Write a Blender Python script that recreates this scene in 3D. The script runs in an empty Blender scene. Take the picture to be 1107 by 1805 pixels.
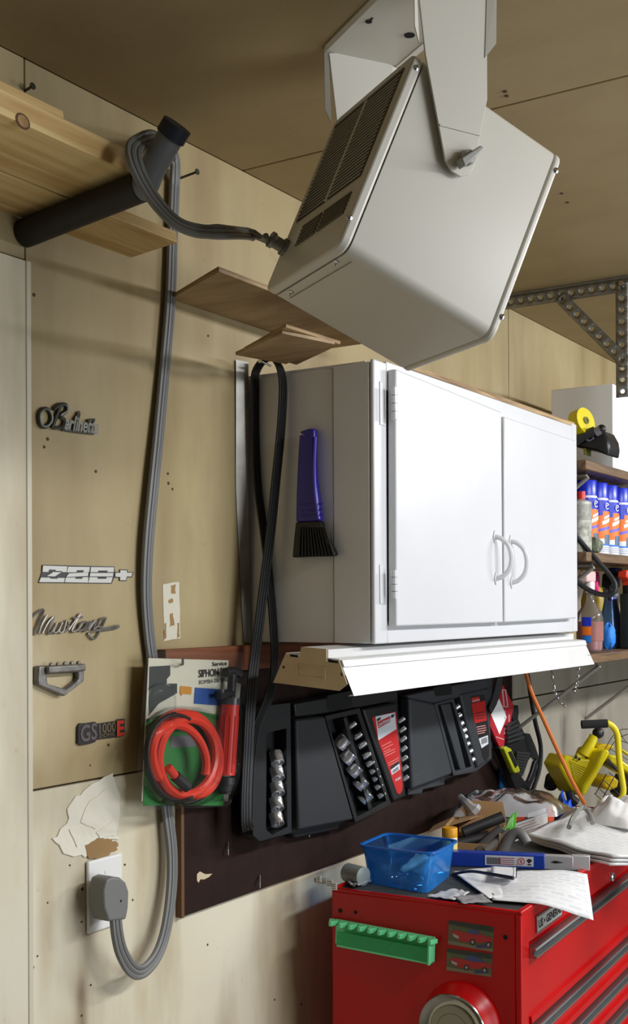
import bpy, bmesh, math, random
from mathutils import Vector, Matrix, noise
random.seed(7)
SC = bpy.context.scene
COL = SC.collection
Vec = Vector
# ------------------------------------------------------------------ camera
YAW, PITCH, ROLL, FPX, PCX, PCY = 0.56873, 0.00375, -0.00477, 2100.6, 553.5, 1056.9
CAM = Vec((0.0, -1.35, 1.603))
_f = Vec((math.cos(YAW)*math.cos(PITCH), math.sin(YAW)*math.cos(PITCH), math.sin(PITCH)))
_r0 = Vec((math.sin(YAW), -math.cos(YAW), 0)); _u0 = _r0.cross(_f)
_r = _r0*math.cos(ROLL) + _u0*math.sin(ROLL); _u = -_r0*math.sin(ROLL) + _u0*math.cos(ROLL)
cd = bpy.data.cameras.new('camera'); cam = bpy.data.objects.new('camera', cd); COL.objects.link(cam)
mw = Matrix.Identity(4)
for i in range(3):
    mw[i][0], mw[i][1], mw[i][2], mw[i][3] = _r[i], _u[i], -_f[i], CAM[i]
cam.matrix_world = mw
cd.sensor_width = 36; cd.sensor_fit = 'AUTO'; cd.lens = 36*FPX/1805; cd.shift_y = (PCY-902.5)/1805; cd.clip_start = .02
SC.camera = cam
# ------------------------------------------------------------------ light and exposure
wd = bpy.data.worlds.new('world'); SC.world = wd; wd.use_nodes = True
bg = wd.node_tree.nodes['Background']; bg.inputs[0].default_value = (.86, .93, 1, 1); bg.inputs[1].default_value = .035
def area(name, loc, target, sx, sy, power, col):
    l = bpy.data.lights.new(name, 'AREA'); l.shape = 'RECTANGLE'; l.size = sx; l.size_y = sy; l.energy = power; l.color = col
    o = bpy.data.objects.new(name, l); COL.objects.link(o); o.location = loc
    o.rotation_euler = (Vec(target)-Vec(loc)).to_track_quat('-Z', 'Y').to_euler(); return o
area('shop_tube_light', (2.10, -1.90, 2.30), (2.10, -.95, .9), 1.2, .14, 16.5, (.95, .97, 1))
area('garage_tube_light', (4.0, -1.8, 2.30), (4.0, -.90, .9), 1.2, .14, 24, (.95, .97, 1))
area('room_fill_light', (2.6, -4.9, 1.15), (2.2, 0, 1.25), 2.6, 2.1, 47, (.86, .93, 1))  # added soft fill for the heater side, standing in for garage door daylight
SC.view_settings.view_transform = 'Standard'; SC.view_settings.look = 'None'
SC.view_settings.exposure = 0.76; SC.view_settings.gamma = 1; SC.view_settings.use_curve_mapping = False
# ------------------------------------------------------------------ picking points of the real planes
def ray(px, py): return _f + _r*((px-PCX)/FPX) - _u*((py-PCY)/FPX)
def W(px, py, y=0.0): d = ray(px, py); return CAM + d*((y-CAM.y)/d.y)
def H(px, py, z): d = ray(px, py); return CAM + d*((z-CAM.z)/d.z)
def V(px, py, x): d = ray(px, py); return CAM + d*((x-CAM.x)/d.x)
def RD(px, py, dep): return CAM + ray(px, py)*dep
def PL(px, py, o, n): d = ray(px, py); return CAM + d*((o-CAM).dot(n)/d.dot(n))
def Ws(pts, y): return [W(a, b, y) for a, b in pts]
def Vs(pts, x): return [V(a, b, x) for a, b in pts]
# ------------------------------------------------------------------ materials
def lin(c):
    return tuple(((x/255+.055)/1.055)**2.4 if x > 10 else x/255/12.92 for x in c) + (1,)
MATS = {}
def M(name, col, rough=.5, metal=0.0, var=0.0, vs=6, bump=0.0, bs=80, col2=None, spec=.5, stretch=(1, 1, 1), dist=0.0, emit=0):
    if name in MATS: return MATS[name]
    m = bpy.data.materials.new(name); m.use_nodes = True; nt = m.node_tree; b = nt.nodes['Principled BSDF']; MATS[name] = m
    b.inputs['Base Color'].default_value = lin(col); b.inputs['Roughness'].default_value = rough
    b.inputs['Metallic'].default_value = metal; b.inputs['Specular IOR Level'].default_value = spec
    if var or bump:
        tc = nt.nodes.new('ShaderNodeTexCoord'); mp = nt.nodes.new('ShaderNodeMapping'); mp.inputs['Scale'].default_value = stretch
        nt.links.new(tc.outputs['Object'], mp.inputs[0])
    if var:
        n = nt.nodes.new('ShaderNodeTexNoise'); n.inputs['Scale'].default_value = vs; n.inputs['Detail'].default_value = 6; n.inputs['Distortion'].default_value = dist
        nt.links.new(mp.outputs[0], n.inputs['Vector'])
        r = nt.nodes.new('ShaderNodeValToRGB'); c2 = lin(col2) if col2 else tuple(x*(1-var) for x in lin(col)[:3])+(1,)
        r.color_ramp.elements[0].position = .35; r.color_ramp.elements[1].position = .7
        r.color_ramp.elements[0].color = c2 if not col2 else tuple(a+(b_-a)*var for a, b_ in zip(lin(col), c2)); r.color_ramp.elements[1].color = lin(col)
        nt.links.new(n.outputs[0], r.inputs[0]); nt.links.new(r.outputs[0], b.inputs['Base Color'])
    if bump:
        n2 = nt.nodes.new('ShaderNodeTexNoise'); n2.inputs['Scale'].default_value = bs; n2.inputs['Detail'].default_value = 4
        bp = nt.nodes.new('ShaderNodeBump'); bp.inputs['Strength'].default_value = bump; bp.inputs['Distance'].default_value = .004
        nt.links.new(mp.outputs[0], n2.inputs['Vector']); nt.links.new(n2.outputs[0], bp.inputs['Height']); nt.links.new(bp.outputs[0], b.inputs['Normal'])
    return m
def clear(name, col, gloss=.12, rough=.12, body=0.0, bcol=(200, 200, 200), bump=0, fres=True):
    if name in MATS: return MATS[name]
    m = bpy.data.materials.new(name); m.use_nodes = True; nt = m.node_tree; MATS[name] = m
    nt.nodes.remove(nt.nodes['Principled BSDF']); out = nt.nodes['Material Output']
    t = nt.nodes.new('ShaderNodeBsdfTransparent'); t.inputs[0].default_value = lin(col)
    g = nt.nodes.new('ShaderNodeBsdfGlossy'); g.inputs['Roughness'].default_value = rough
    d = nt.nodes.new('ShaderNodeBsdfDiffuse'); d.inputs[0].default_value = lin(bcol)
    a = nt.nodes.new('ShaderNodeMixShader'); a.inputs[0].default_value = body
    nt.links.new(t.outputs[0], a.inputs[1]); nt.links.new(d.outputs[0], a.inputs[2])
    b = nt.nodes.new('ShaderNodeMixShader'); lw = nt.nodes.new('ShaderNodeLayerWeight'); lw.inputs[0].default_value = gloss
    nt.links.new(lw.outputs['Fresnel'], b.inputs[0]); nt.links.new(a.outputs[0], b.inputs[1]); nt.links.new(g.outputs[0], b.inputs[2])
    if bump:
        n2 = nt.nodes.new('ShaderNodeTexNoise'); n2.inputs['Scale'].default_value = 45; bp = nt.nodes.new('ShaderNodeBump'); bp.inputs['Strength'].default_value = bump
        tc = nt.nodes.new('ShaderNodeTexCoord'); nt.links.new(tc.outputs['Object'], n2.inputs['Vector'])
        nt.links.new(n2.outputs[0], bp.inputs['Height']); nt.links.new(bp.outputs[0], g.inputs['Normal']); nt.links.new(bp.outputs[0], lw.inputs['Normal'])
    nt.links.new(b.outputs[0], out.inputs[0]); return m
def wood(name, c1, c2, rough=.6, scale=(2.2, 30, 30), bump=.15):
    m = bpy.data.materials.new(name); m.use_nodes = True; nt = m.node_tree; b = nt.nodes['Principled BSDF']; MATS[name] = m
    tc = nt.nodes.new('ShaderNodeTexCoord'); mp = nt.nodes.new('ShaderNodeMapping'); mp.inputs['Scale'].default_value = scale
    n = nt.nodes.new('ShaderNodeTexNoise'); n.inputs['Scale'].default_value = 1.4; n.inputs['Detail'].default_value = 8; n.inputs['Distortion'].default_value = .9
    r = nt.nodes.new('ShaderNodeValToRGB'); r.color_ramp.elements[0].color = lin(c2); r.color_ramp.elements[1].color = lin(c1)
    r.color_ramp.elements[0].position = .35; r.color_ramp.elements[1].position = .62
    nt.links.new(tc.outputs['Object'], mp.inputs[0]); nt.links.new(mp.outputs[0], n.inputs['Vector']); nt.links.new(n.outputs[0], r.inputs[0]); nt.links.new(r.outputs[0], b.inputs['Base Color'])
    bp = nt.nodes.new('ShaderNodeBump'); bp.inputs['Strength'].default_value = bump; bp.inputs['Distance'].default_value = .003
    nt.links.new(n.outputs[0], bp.inputs['Height']); nt.links.new(bp.outputs[0], b.inputs['Normal']); b.inputs['Roughness'].default_value = rough
    return m
def wallmat(name, base, dirt, pale, streak=.5, stains_tints=()):
    m = bpy.data.materials.new(name); m.use_nodes = True; nt = m.node_tree; b = nt.nodes['Principled BSDF']
    N = nt.nodes.new; L = nt.links.new
    tc = N('ShaderNodeTexCoord')
    def nz(scale, st=(1, 1, 1), det=5, lo=.4, hi=.7):
        mp = N('ShaderNodeMapping'); mp.inputs['Scale'].default_value = st; L(tc.outputs['Object'], mp.inputs[0])
        n = N('ShaderNodeTexNoise'); n.inputs['Scale'].default_value = scale; n.inputs['Detail'].default_value = det; L(mp.outputs[0], n.inputs['Vector'])
        r = N('ShaderNodeMapRange'); r.inputs[1].default_value = lo; r.inputs[2].default_value = hi; L(n.outputs[0], r.inputs[0]); return r.outputs[0]
    def mix(fac, a, c, k=1.0):
        x = N('ShaderNodeMix'); x.data_type = 'RGBA'
        mm = N('ShaderNodeMath'); mm.operation = 'MULTIPLY'; mm.inputs[1].default_value = k; L(fac, mm.inputs[0]); L(mm.outputs[0], x.inputs[0])
        if isinstance(a, tuple): x.inputs[6].default_value = lin(a)
        else: L(a, x.inputs[6])
        x.inputs[7].default_value = lin(c); return x.outputs[2]
    c = mix(nz(2.3), base, pale, .55)
    c = mix(nz(5, (1.6, 1, .35), 7, .44, .85), c, dirt, streak)
    c = mix(nz(45, (1, 1, 1), 6, .66, .85), c, dirt, .35)
    if stains_tints:
        geo = N('ShaderNodeNewGeometry'); sp = N('ShaderNodeSeparateXYZ'); L(geo.outputs['Position'], sp.inputs[0])
        rag = nz(14, (1, 1, .35), 6, .3, .62)
        for (sx, z0, z1, w, col, k) in stains_tints:
            def mth(op, a, v, clamp=False):
                m_ = N('ShaderNodeMath'); m_.operation = op; m_.use_clamp = clamp; L(a, m_.inputs[0])
                if isinstance(v, (int, float)): m_.inputs[1].default_value = v
                else: L(v, m_.inputs[1])
                return m_.outputs[0]
            dx = mth('ABSOLUTE', mth('SUBTRACT', sp.outputs[0], sx), 0); fx = N('ShaderNodeMapRange'); fx.interpolation_type = 'SMOOTHSTEP'; fx.inputs[1].default_value = w; fx.inputs[2].default_value = 0; L(dx, fx.inputs[0])
            dz = mth('ABSOLUTE', mth('SUBTRACT', sp.outputs[2], (z0+z1)/2), 0); fz = N('ShaderNodeMapRange'); fz.interpolation_type = 'SMOOTHSTEP'; fz.inputs[1].default_value = (z1-z0)/2; fz.inputs[2].default_value = (z1-z0)/4; L(dz, fz.inputs[0])
            c = mix(mth('MULTIPLY', mth('MULTIPLY', fx.outputs[0], fz.outputs[0]), rag), c, col, k)
    L(c, b.inputs['Base Color']); b.inputs['Roughness'].default_value = .62
    n2 = N('ShaderNodeTexNoise'); n2.inputs['Scale'].default_value = 60; n2.inputs['Detail'].default_value = 5; L(tc.outputs['Object'], n2.inputs['Vector'])
    bp = N('ShaderNodeBump'); bp.inputs['Strength'].default_value = .12; bp.inputs['Distance'].default_value = .003
    L(n2.outputs[0], bp.inputs['Height']); L(bp.outputs[0], b.inputs['Normal']); MATS[name] = m; return m
def pageprint(name, base, ink, lines=60, cols=3, dens=.5):
    m = bpy.data.materials.new(name); m.use_nodes = True; nt = m.node_tree; b = nt.nodes['Principled BSDF']; N = nt.nodes.new; L = nt.links.new
    uv = N('ShaderNodeUVMap'); w = N('ShaderNodeTexWave'); w.wave_type = 'BANDS'; w.bands_direction = 'Y'; w.inputs['Scale'].default_value = lines/6.28*1.0
    L(uv.outputs[0], w.inputs['Vector'])
    n = N('ShaderNodeTexNoise'); n.inputs['Scale'].default_value = 7; n.inputs['Detail'].default_value = 2; L(uv.outputs[0], n.inputs['Vector'])
    br = N('ShaderNodeTexBrick'); br.inputs['Scale'].default_value = cols; br.inputs['Mortar Size'].default_value = .06; br.inputs['Color1'].default_value = (1, 1, 1, 1); br.inputs['Color2'].default_value = (.25, .25, .25, 1); br.inputs['Mortar'].default_value = (0, 0, 0, 1)
    L(uv.outputs[0], br.inputs['Vector'])
    g = N('ShaderNodeMath'); g.operation = 'GREATER_THAN'; g.inputs[1].default_value = .6; L(w.outputs['Fac'], g.inputs[0])
    a = N('ShaderNodeMath'); a.operation = 'MULTIPLY'; L(g.outputs[0], a.inputs[0]); L(br.outputs[0], a.inputs[1])
    h = N('ShaderNodeMath'); h.operation = 'MULTIPLY'; L(a.outputs[0], h.inputs[0]); L(n.outputs[0], h.inputs[1])
    k = N('ShaderNodeMath'); k.operation = 'MULTIPLY'; k.inputs[1].default_value = dens; L(h.outputs[0], k.inputs[0])
    x = N('ShaderNodeMix'); x.data_type = 'RGBA'; x.inputs[6].default_value = lin(base); x.inputs[7].default_value = lin(ink); L(k.outputs[0], x.inputs[0]); L(x.outputs[2], b.inputs['Base Color'])
    b.inputs['Roughness'].default_value = .8; MATS[name] = m; return m
# ------------------------------------------------------------------ mesh helpers
class Fr:
    def __init__(s, o, x, y, z): s.o, s.x, s.y, s.z = Vec(o), Vec(x), Vec(y), Vec(z)
    def __call__(s, p): return s.o + s.x*p[0] + s.y*p[1] + s.z*p[2]
class MB:
    def __init__(s, fr=None): s.v = []; s.f = []; s.fr = fr; s.uv = {}
    def T(s, p): return s.fr(p) if s.fr else Vec(p)
    def add(s, vs, fs):
        k = len(s.v); s.v += [s.T(p) for p in vs]; s.f += [tuple(i+k for i in f) for f in fs]; return s
    def box(s, a, b):
        (x0, y0, z0), (x1, y1, z1) = a, b
        return s.add([(x0, y0, z0), (x1, y0, z0), (x1, y1, z0), (x0, y1, z0), (x0, y0, z1), (x1, y0, z1), (x1, y1, z1), (x0, y1, z1)],
                     [(0, 3, 2, 1), (4, 5, 6, 7), (0, 1, 5, 4), (1, 2, 6, 5), (2, 3, 7, 6), (3, 0, 4, 7)])
    def obox(s, o, a, b, c):
        o, a, b, c = map(Vec, (o, a, b, c))
        return s.add([o, o+a, o+a+b, o+b, o+c, o+a+c, o+a+b+c, o+b+c], [(0, 3, 2, 1), (4, 5, 6, 7), (0, 1, 5, 4), (1, 2, 6, 5), (2, 3, 7, 6), (3, 0, 4, 7)])
    def loft(s, A, B, cap=True):
        n = len(A); fs = [(i, (i+1) % n, n+(i+1) % n, n+i) for i in range(n)]
        if cap: fs += [tuple(range(n))[::-1], tuple(range(n, 2*n))]
        return s.add(list(A)+list(B), fs)
    def extr(s, poly, vec): vec = Vec(vec); poly = [Vec(p) for p in poly]; return s.loft(poly, [p+vec for p in poly])
    def ring(s, A, B, vec):
        n = len(A); vec = Vec(vec); A = [Vec(p) for p in A]; B = [Vec(p) for p in B]
        vs = A+B+[p+vec for p in A]+[p+vec for p in B]; fs = []
        for i in range(n):
            j = (i+1) % n
            fs += [(i, j, n+j, n+i), (2*n+i, 2*n+j, 3*n+j, 3*n+i), (i, j, 2*n+j, 2*n+i), (n+i, n+j, 3*n+j, 3*n+i)]
        return s.add(vs, fs)
    def tube(s, pts, r, n=8, closed=False, flat=None):
        pts = [Vec(s.T(p)) for p in pts]; fr, s.fr = s.fr, None; m = len(pts); k = len(s.v); pn = None
        for i, p in enumerate(pts):
            a = pts[(i-1) % m] if (closed or i > 0) else p; b = pts[(i+1) % m] if (closed or i < m-1) else p
            t = (b-a).normalized()
            if pn is None: pn = t.orthogonal().normalized()
            pn = (pn - t*pn.dot(t)); pn = pn.normalized() if pn.length > 1e-6 else t.orthogonal().normalized()
            bn = t.cross(pn); rr = r[i] if isinstance(r, (list, tuple)) else r
            for q in range(n):
                an = 2*math.pi*q/n; s.v.append(p + pn*math.cos(an)*rr + bn*math.sin(an)*rr)
        for i in range(m if closed else m-1):
            for q in range(n):
                a, b = k+i*n+q, k+i*n+(q+1) % n; c, d = k+((i+1) % m)*n+(q+1) % n, k+((i+1) % m)*n+q; s.f.append((a, b, c, d))
        if not closed: s.f += [tuple(k+q for q in range(n))[::-1], tuple(k+(m-1)*n+q for q in range(n))]
        s.fr = fr; return s
    def lathe(s, prof, o, ax=(0, 0, 1), n=20, sx=1.0):
        o = Vec(o); ax = Vec(ax).normalized(); u = Vec((1, 0, 0)) if abs(ax.z) > .9 else ax.orthogonal().normalized(); w = ax.cross(u).normalized(); u = w.cross(ax)
        vs = []; fs = []
        for (r, h) in prof:
            for q in range(n):
                an = 2*math.pi*q/n; vs.append(o + ax*h + u*(r*math.cos(an)) + w*(r*math.sin(an)*sx))
        for i in range(len(prof)-1):
            for q in range(n): fs.append((i*n+q, i*n+(q+1) % n, (i+1)*n+(q+1) % n, (i+1)*n+q))
        if prof[0][0] > 1e-6: fs.append(tuple(range(n))[::-1])
        if prof[-1][0] > 1e-6: fs.append(tuple((len(prof)-1)*n+q for q in range(n)))
        return s.add(vs, fs)
    def disc(s, c, ax, r, h, n=12): return s.lathe([(r, 0), (r, h)], c, ax, n)
    def sph(s, c, r, sc=(1, 1, 1), nu=14, nv=8, rough=0, seed=0):
        c = Vec(c); vs = []; fs = []
        for i in range(nv+1):
            th = math.pi*i/nv
            for q in range(nu):
                ph = 2*math.pi*q/nu; d = Vec((math.sin(th)*math.cos(ph), math.sin(th)*math.sin(ph), math.cos(th)))
                k = 1+rough*noise.noise(d*2.2+Vec((seed, seed*2, 0))); vs.append(c+Vec((d.x*r*sc[0]*k, d.y*r*sc[1]*k, d.z*r*sc[2]*k)))
        for i in range(nv):
            for q in range(nu): fs.append((i*nu+q, i*nu+(q+1) % nu, (i+1)*nu+(q+1) % nu, (i+1)*nu+q))
        return s.add(vs, fs)
    def grid(s, fn, nu, nv):
        k = len(s.v)
        for j in range(nv+1):
            for i in range(nu+1): s.uv[len(s.v)] = (i/nu, j/nv); s.v.append(s.T(fn(i/nu, j/nv)))
        for j in range(nv):
            for i in range(nu): a = k+j*(nu+1)+i; s.f.append((a, a+1, a+nu+2, a+nu+1))
        return s
    def ribbon(s, pts, wv, w, th):
        n = len(pts); vs = []
        for i, p in enumerate(pts):
            p = Vec(p); a = Vec(pts[max(i-1, 0)]); b = Vec(pts[min(i+1, n-1)]); t = (b-a).normalized()
            d = Vec(wv[i]) if isinstance(wv, list) else Vec(wv); d = (d-t*d.dot(t)).normalized(); q = t.cross(d)
            vs += [p-d*w/2-q*th/2, p+d*w/2-q*th/2, p+d*w/2+q*th/2, p-d*w/2+q*th/2]
        fs = [(0, 1, 2, 3), (4*n-4, 4*n-3, 4*n-2, 4*n-1)]
        for i in range(n-1):
            for q in range(4): fs.append((4*i+q, 4*i+(q+1) % 4, 4*i+4+(q+1) % 4, 4*i+4+q))
        return s.add(vs, fs)
ROOT = {}
def build(mb, name, mat, parent=None, bevel=0, sm=.6, solid=0, weld=False, seg=2):
    if parent is None:
        c = Vec((0, 0, 0))
        for p in mb.v: c += p
        c /= max(1, len(mb.v)); base = Vec((c.x, c.y, min(p.z for p in mb.v)))
    else: base = ROOT[parent.name]
    me = bpy.data.meshes.new(name); me.from_pydata([p-base for p in mb.v], [], mb.f)
    if mb.uv:
        ul = me.uv_layers.new(name='UVMap')
        for lp in me.loops: ul.data[lp.index].uv = mb.uv.get(lp.vertex_index, (0, 0))
    bm = bmesh.new(); bm.from_mesh(me)
    if weld: bmesh.ops.remove_doubles(bm, verts=bm.verts, dist=1e-5)
    bmesh.ops.recalc_face_normals(bm, faces=bm.faces); bm.to_mesh(me); bm.free()
    me.materials.append(mat); me.shade_smooth(); me.set_sharp_from_angle(angle=sm)
    o = bpy.data.objects.new(name, me); COL.objects.link(o); ROOT[o.name] = base
    if parent: o.parent = parent
    else: o.location = base
    if solid: md = o.modifiers.new('s', 'SOLIDIFY'); md.thickness = solid; md.offset = 0
    if bevel: md = o.modifiers.new('b', 'BEVEL'); md.width = bevel; md.segments = seg; md.limit_method = 'ANGLE'; md.angle_limit = .7
    return o
def tag(o, label, cat, group=None, kind=None):
    o['label'] = label; o['category'] = cat
    if group: o['group'] = group
    if kind: o['kind'] = kind
    return o
def thing(name, label, cat, loc, group=None):
    o = bpy.data.objects.new(name, None); o.empty_display_size = .05; COL.objects.link(o); o.location = Vec(loc); ROOT[o.name] = Vec(loc); return tag(o, label, cat, group)
def struct(mb, name, mat, **k): o = build(mb, name, mat, **k); o['kind'] = 'structure'; return o
def text(s, o, ux, uy, size, mat, parent, width=None, shear=0, bold=0, ext=.0002, name='lettering', lift=.0004):
    cu = bpy.data.curves.new('t', 'FONT'); cu.body = s; cu.size = 1; cu.shear = shear; cu.offset = bold; cu.resolution_u = 3
    t = bpy.data.objects.new('t', cu); COL.objects.link(t); dg = bpy.context.evaluated_depsgraph_get(); me = bpy.data.meshes.new_from_object(t.evaluated_get(dg))
    bpy.data.objects.remove(t); ux, uy = Vec(ux).normalized(), Vec(uy).normalized(); n = ux.cross(uy); xs = [v.co.x for v in me.vertices]; w = max(xs)-min(xs)
    kx = width/w if width else size
    mb = MB(); mb.v = [Vec(o)+ux*((v.co.x-min(xs))*kx)+uy*(v.co.y*size)+n*lift for v in me.vertices]; mb.f = [tuple(p.vertices) for p in me.polygons]
    return build(mb, name, mat, parent)
def smooth(pts, k=6, closed=False):
    pts = [Vec(p) for p in pts]; n = len(pts); out = []
    rng = range(n if closed else n-1)
    for i in rng:
        p0 = pts[(i-1) % n] if closed or i > 0 else pts[i]; p1 = pts[i]; p2 = pts[(i+1) % n]; p3 = pts[(i+2) % n] if closed or i+2 < n else p2
        for j in range(k):
            t = j/k; out.append(.5*((2*p1)+(p2-p0)*t+(2*p0-5*p1+4*p2-p3)*t*t+(3*p1-p0-3*p2+p3)*t*t*t))
    if not closed: out.append(pts[-1])
    return out
def rrect(x0, y0, x1, y1, r, k=5):
    out = []
    for cx, cy, a0 in ((x1-r, y0+r, -90), (x1-r, y1-r, 0), (x0+r, y1-r, 90), (x0+r, y0+r, 180)):
        for i in range(k+1): a = math.radians(a0+90*i/k); out.append((cx+r*math.cos(a), cy+r*math.sin(a)))
    return out
# ------------------------------------------------------------------ palette
cream = wallmat('cream_wall_paint', (170, 151, 108), (122, 98, 60), (186, 172, 134), .7, [(1.30, 1.30, 1.62, .09, (206, 192, 158), .8), (1.56, 1.32, 1.50, .05, (120, 92, 52), .6), (1.40, 1.35, 1.55, .10, (196, 180, 142), .6), (1.72, 1.5, 2.0, .10, (190, 172, 126), .7)])  # pale patches lighten its lower part; a brown patch lies near the siphon pack
cream_low = wallmat('pale_wall_paint', (216, 206, 178), (140, 114, 72), (230, 225, 208), .9, [(1.412, .70, 1.06, .022, (106, 80, 44), .85), (1.37, .55, .98, .05, (168, 140, 92), .6), (1.335, .9, 1.30, .03, (176, 152, 108), .5), (1.56, .80, 1.30, .035, (176, 156, 116), .6), (2.02, .5, .9, .04, (176, 160, 126), .5)])
concrete = wallmat('grey_wall_paint', (142, 136, 120), (92, 84, 72), (166, 160, 146), .8, [(3.55, 1.02, 1.30, .05, (58, 54, 48), .85), (3.30, .9, 1.2, .05, (96, 88, 76), .7), (3.9, .95, 1.25, .06, (84, 78, 68), .7)])
ceilm = wallmat('ceiling_board', (164, 144, 104), (126, 104, 70), (174, 156, 118), .3)
plaster = M('white_plaster', (228, 222, 204), .8, bump=.5, bs=40); kraft = M('torn_board_paper', (170, 135, 88), .9, var=.3)
white = M('white_gloss_paint', (217, 217, 219), .32, var=.05, vs=4, bump=.12, bs=22)
whitem = M('white_enamel', (220, 219, 217), .35, var=.05, vs=8)
creamm = M('cream_enamel', (205, 188, 150), .5, var=.25, vs=16, col2=(150, 112, 62))
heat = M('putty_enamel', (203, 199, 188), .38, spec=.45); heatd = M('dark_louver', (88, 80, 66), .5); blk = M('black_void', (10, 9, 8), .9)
steel = M('bright_steel', (205, 206, 208), .22, 1.0); chrome = M('chrome', (226, 226, 228), .16, .86); galv = M('galvanised_steel', (150, 150, 146), .45, .85, var=.3, vs=30)
pewter = M('old_chrome', (150, 146, 140), .4, .55, var=.5, vs=60, col2=(70, 66, 60)); dpew = M('dark_pot_metal', (78, 78, 72), .4, .6)
gcord = M('grey_cord_vinyl', (118, 118, 116), .5); pvc = M('grey_pvc', (108, 112, 116), .4); dblue = M('dark_blue_cap', (22, 28, 44), .5); bpipe = M('black_pipe', (22, 20, 19), .55)
pine = wood('pine', (216, 188, 130), (184, 146, 88)); ply = wood('plywood', (172, 146, 106), (140, 112, 76), scale=(9, 3, 20)); ply2 = wood('plywood_edge', (190, 160, 112), (120, 88, 52), scale=(3, 3, 90))
rustw = wood('stained_board', (142, 80, 44), (88, 46, 26)); shelfw = wood('shelf_wood', (120, 92, 62), (70, 50, 34))
peg = M('brown_hardboard', (44, 26, 19), .75, spec=.2, var=.3, vs=25, bump=.1); black = M('black_plastic', (20, 20, 21), .45); black2 = M('black_molded', (17, 18, 19), .5, bump=.15, bs=300); greyp = M('grey_molded', (50, 53, 57), .55, bump=.2, bs=400)
rubber = M('black_rubber', (24, 25, 26), .5); red = M('red_enamel', (190, 9, 12), .32, spec=.3, var=.08, vs=10); redp = M('red_plastic', (214, 46, 30), .35); hose = M('orange_red_hose', (226, 60, 38), .35)
purple = M('blue_violet_plastic', (52, 44, 150), .3); wht = M('white_plastic', (236, 234, 230), .4); paper = M('white_paper', (240, 240, 238), .85); card = M('cardboard', (176, 138, 92), .9, var=.2)
green = M('green_plastic', (112, 222, 156), .35); pgreen = M('print_green', (40, 130, 50), .5); pblue = M('print_blue', (34, 70, 190), .5); cblue = M('can_blue', (24, 48, 196), .3); orange = M('print_orange', (246, 120, 22), .5); ink = M('ink', (30, 30, 34), .7); lred = M('label_red', (190, 26, 26), .5)
yellow = M('yellow_enamel', (226, 208, 16), .35); alum = M('brushed_aluminium', (172, 174, 174), .35, 1.0); mat_ = M('dark_grey_mat', (58, 60, 58), .8, bump=.3, bs=200)
bluebin = clear('blue_clear_plastic', (128, 198, 252), .2, .15, .42, (60, 158, 250)); blister = clear('blister_plastic', (249, 250, 250), .10, .07, .015); bagp = clear('clear_bag', (240, 240, 242), .24, .20, .55, (206, 204, 206), bump=.35)
# ================================================================== the setting
struct(MB().box((-1.6, -5, -.1), (7, .1, 0)), 'floor', M('concrete_floor', (165, 160, 150), .7, var=.2, vs=3))
wb = struct(MB().box((-1.6, .012, 0), (7, .1, 2.55)), 'wall_back', blk)
SX = 1.297; SZ = 1.318
def panel(x0, x1, z0, z1, m, y0=0.0): return build(MB().box((x0, y0, z0), (x1, .013, z1)), 'drywall_panel', m, wb, bevel=.0015)
panel(-1.6, SX-.002, 0, 2.128, cream_low, -.007); panel(-1.6, SX-.001, 2.132, 2.44, cream)
panel(SX+.001, 3.141, SZ+.002, 2.44, cream); panel(SX+.001, 3.141, 0, SZ-.001, cream_low)
panel(3.145, 7, 1.472, 2.44, cream); panel(3.145, 7, SZ+.012, 1.470, concrete); panel(3.145, 7, 0, SZ+.008, concrete)
ce = struct(MB().box((-1.6, -5, 2.452), (7, .1, 2.55)), 'ceiling', blk)
for a, b in ((-1.6, 1.862), (1.866, 4.3), (4.304, 7)): build(MB().box((a, -5, 2.44), (b, .0, 2.453)), 'ceiling_panel', ceilm, ce, bevel=.0015)
# painted seam beads, filler and torn paper on the wall
build(MB().box((SX-.006, -.0085, 0), (SX+.004, .0, 2.128)), 'seam_bead', M('seam_filler', (208, 200, 178), .7), wb, bevel=.001)
def wobble(pts, y0, y1, amp=3, k=4):
    out = []
    n = len(pts)
    for i in range(n):
        a, b = pts[i], pts[(i+1) % n]
        for j in range(k):
            t = j/k; out.append((a[0]+(b[0]-a[0])*t+random.uniform(-amp, amp)*(j > 0), a[1]+(b[1]-a[1])*t+random.uniform(-amp, amp)*(j > 0)))
    q = Ws(out, y1); return MB().extr(q, (0, y0-y1, 0))
build(wobble([(150, 1392), (200, 1362), (212, 1400), (205, 1470), (210, 1480), (170, 1484), (150, 1512), (112, 1505), (92, 1478), (118, 1452), (124, 1418)], 0, -.0022, 4), 'plaster_patch', plaster, wb, bevel=.001)
for q in ([(158, 1412), (188, 1390), (198, 1436), (168, 1462), (142, 1450)], [(122, 1462), (148, 1458), (158, 1478), (136, 1494)], [(170, 1468), (200, 1446), (204, 1474), (176, 1478)]):
    build(wobble(q, -.002, -.0036, 1.2), 'plaster_patch', plaster, wb, bevel=.0012)
build(wobble([(150, 1490), (172, 1477), (190, 1478), (208, 1486), (205, 1500), (175, 1515), (157, 1513)], -.002, -.0028, 2), 'torn_patch', kraft, wb)
for q, y in (([(287, 1030), (316, 1026), (318, 1125), (289, 1130)], 0),):
    build(wobble(q, 0, -.0009, 1), 'plaster_patch', M('pale_filler', (218, 212, 192), .8, bump=.3), wb)
for q in ([(301, 1032), (309, 1030), (310, 1045), (303, 1047)], [(297, 1058), (305, 1055), (306, 1062), (298, 1064)], [(300, 1082), (305, 1080), (308, 1102), (300, 1105)], [(290, 1100), (293, 1098), (293, 1125), (290, 1127)], [(313, 1098), (316, 1098), (317, 1122), (313, 1126)]):
    build(wobble(q, -.0009, -.0014, 1), 'torn_patch', kraft, wb)
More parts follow.
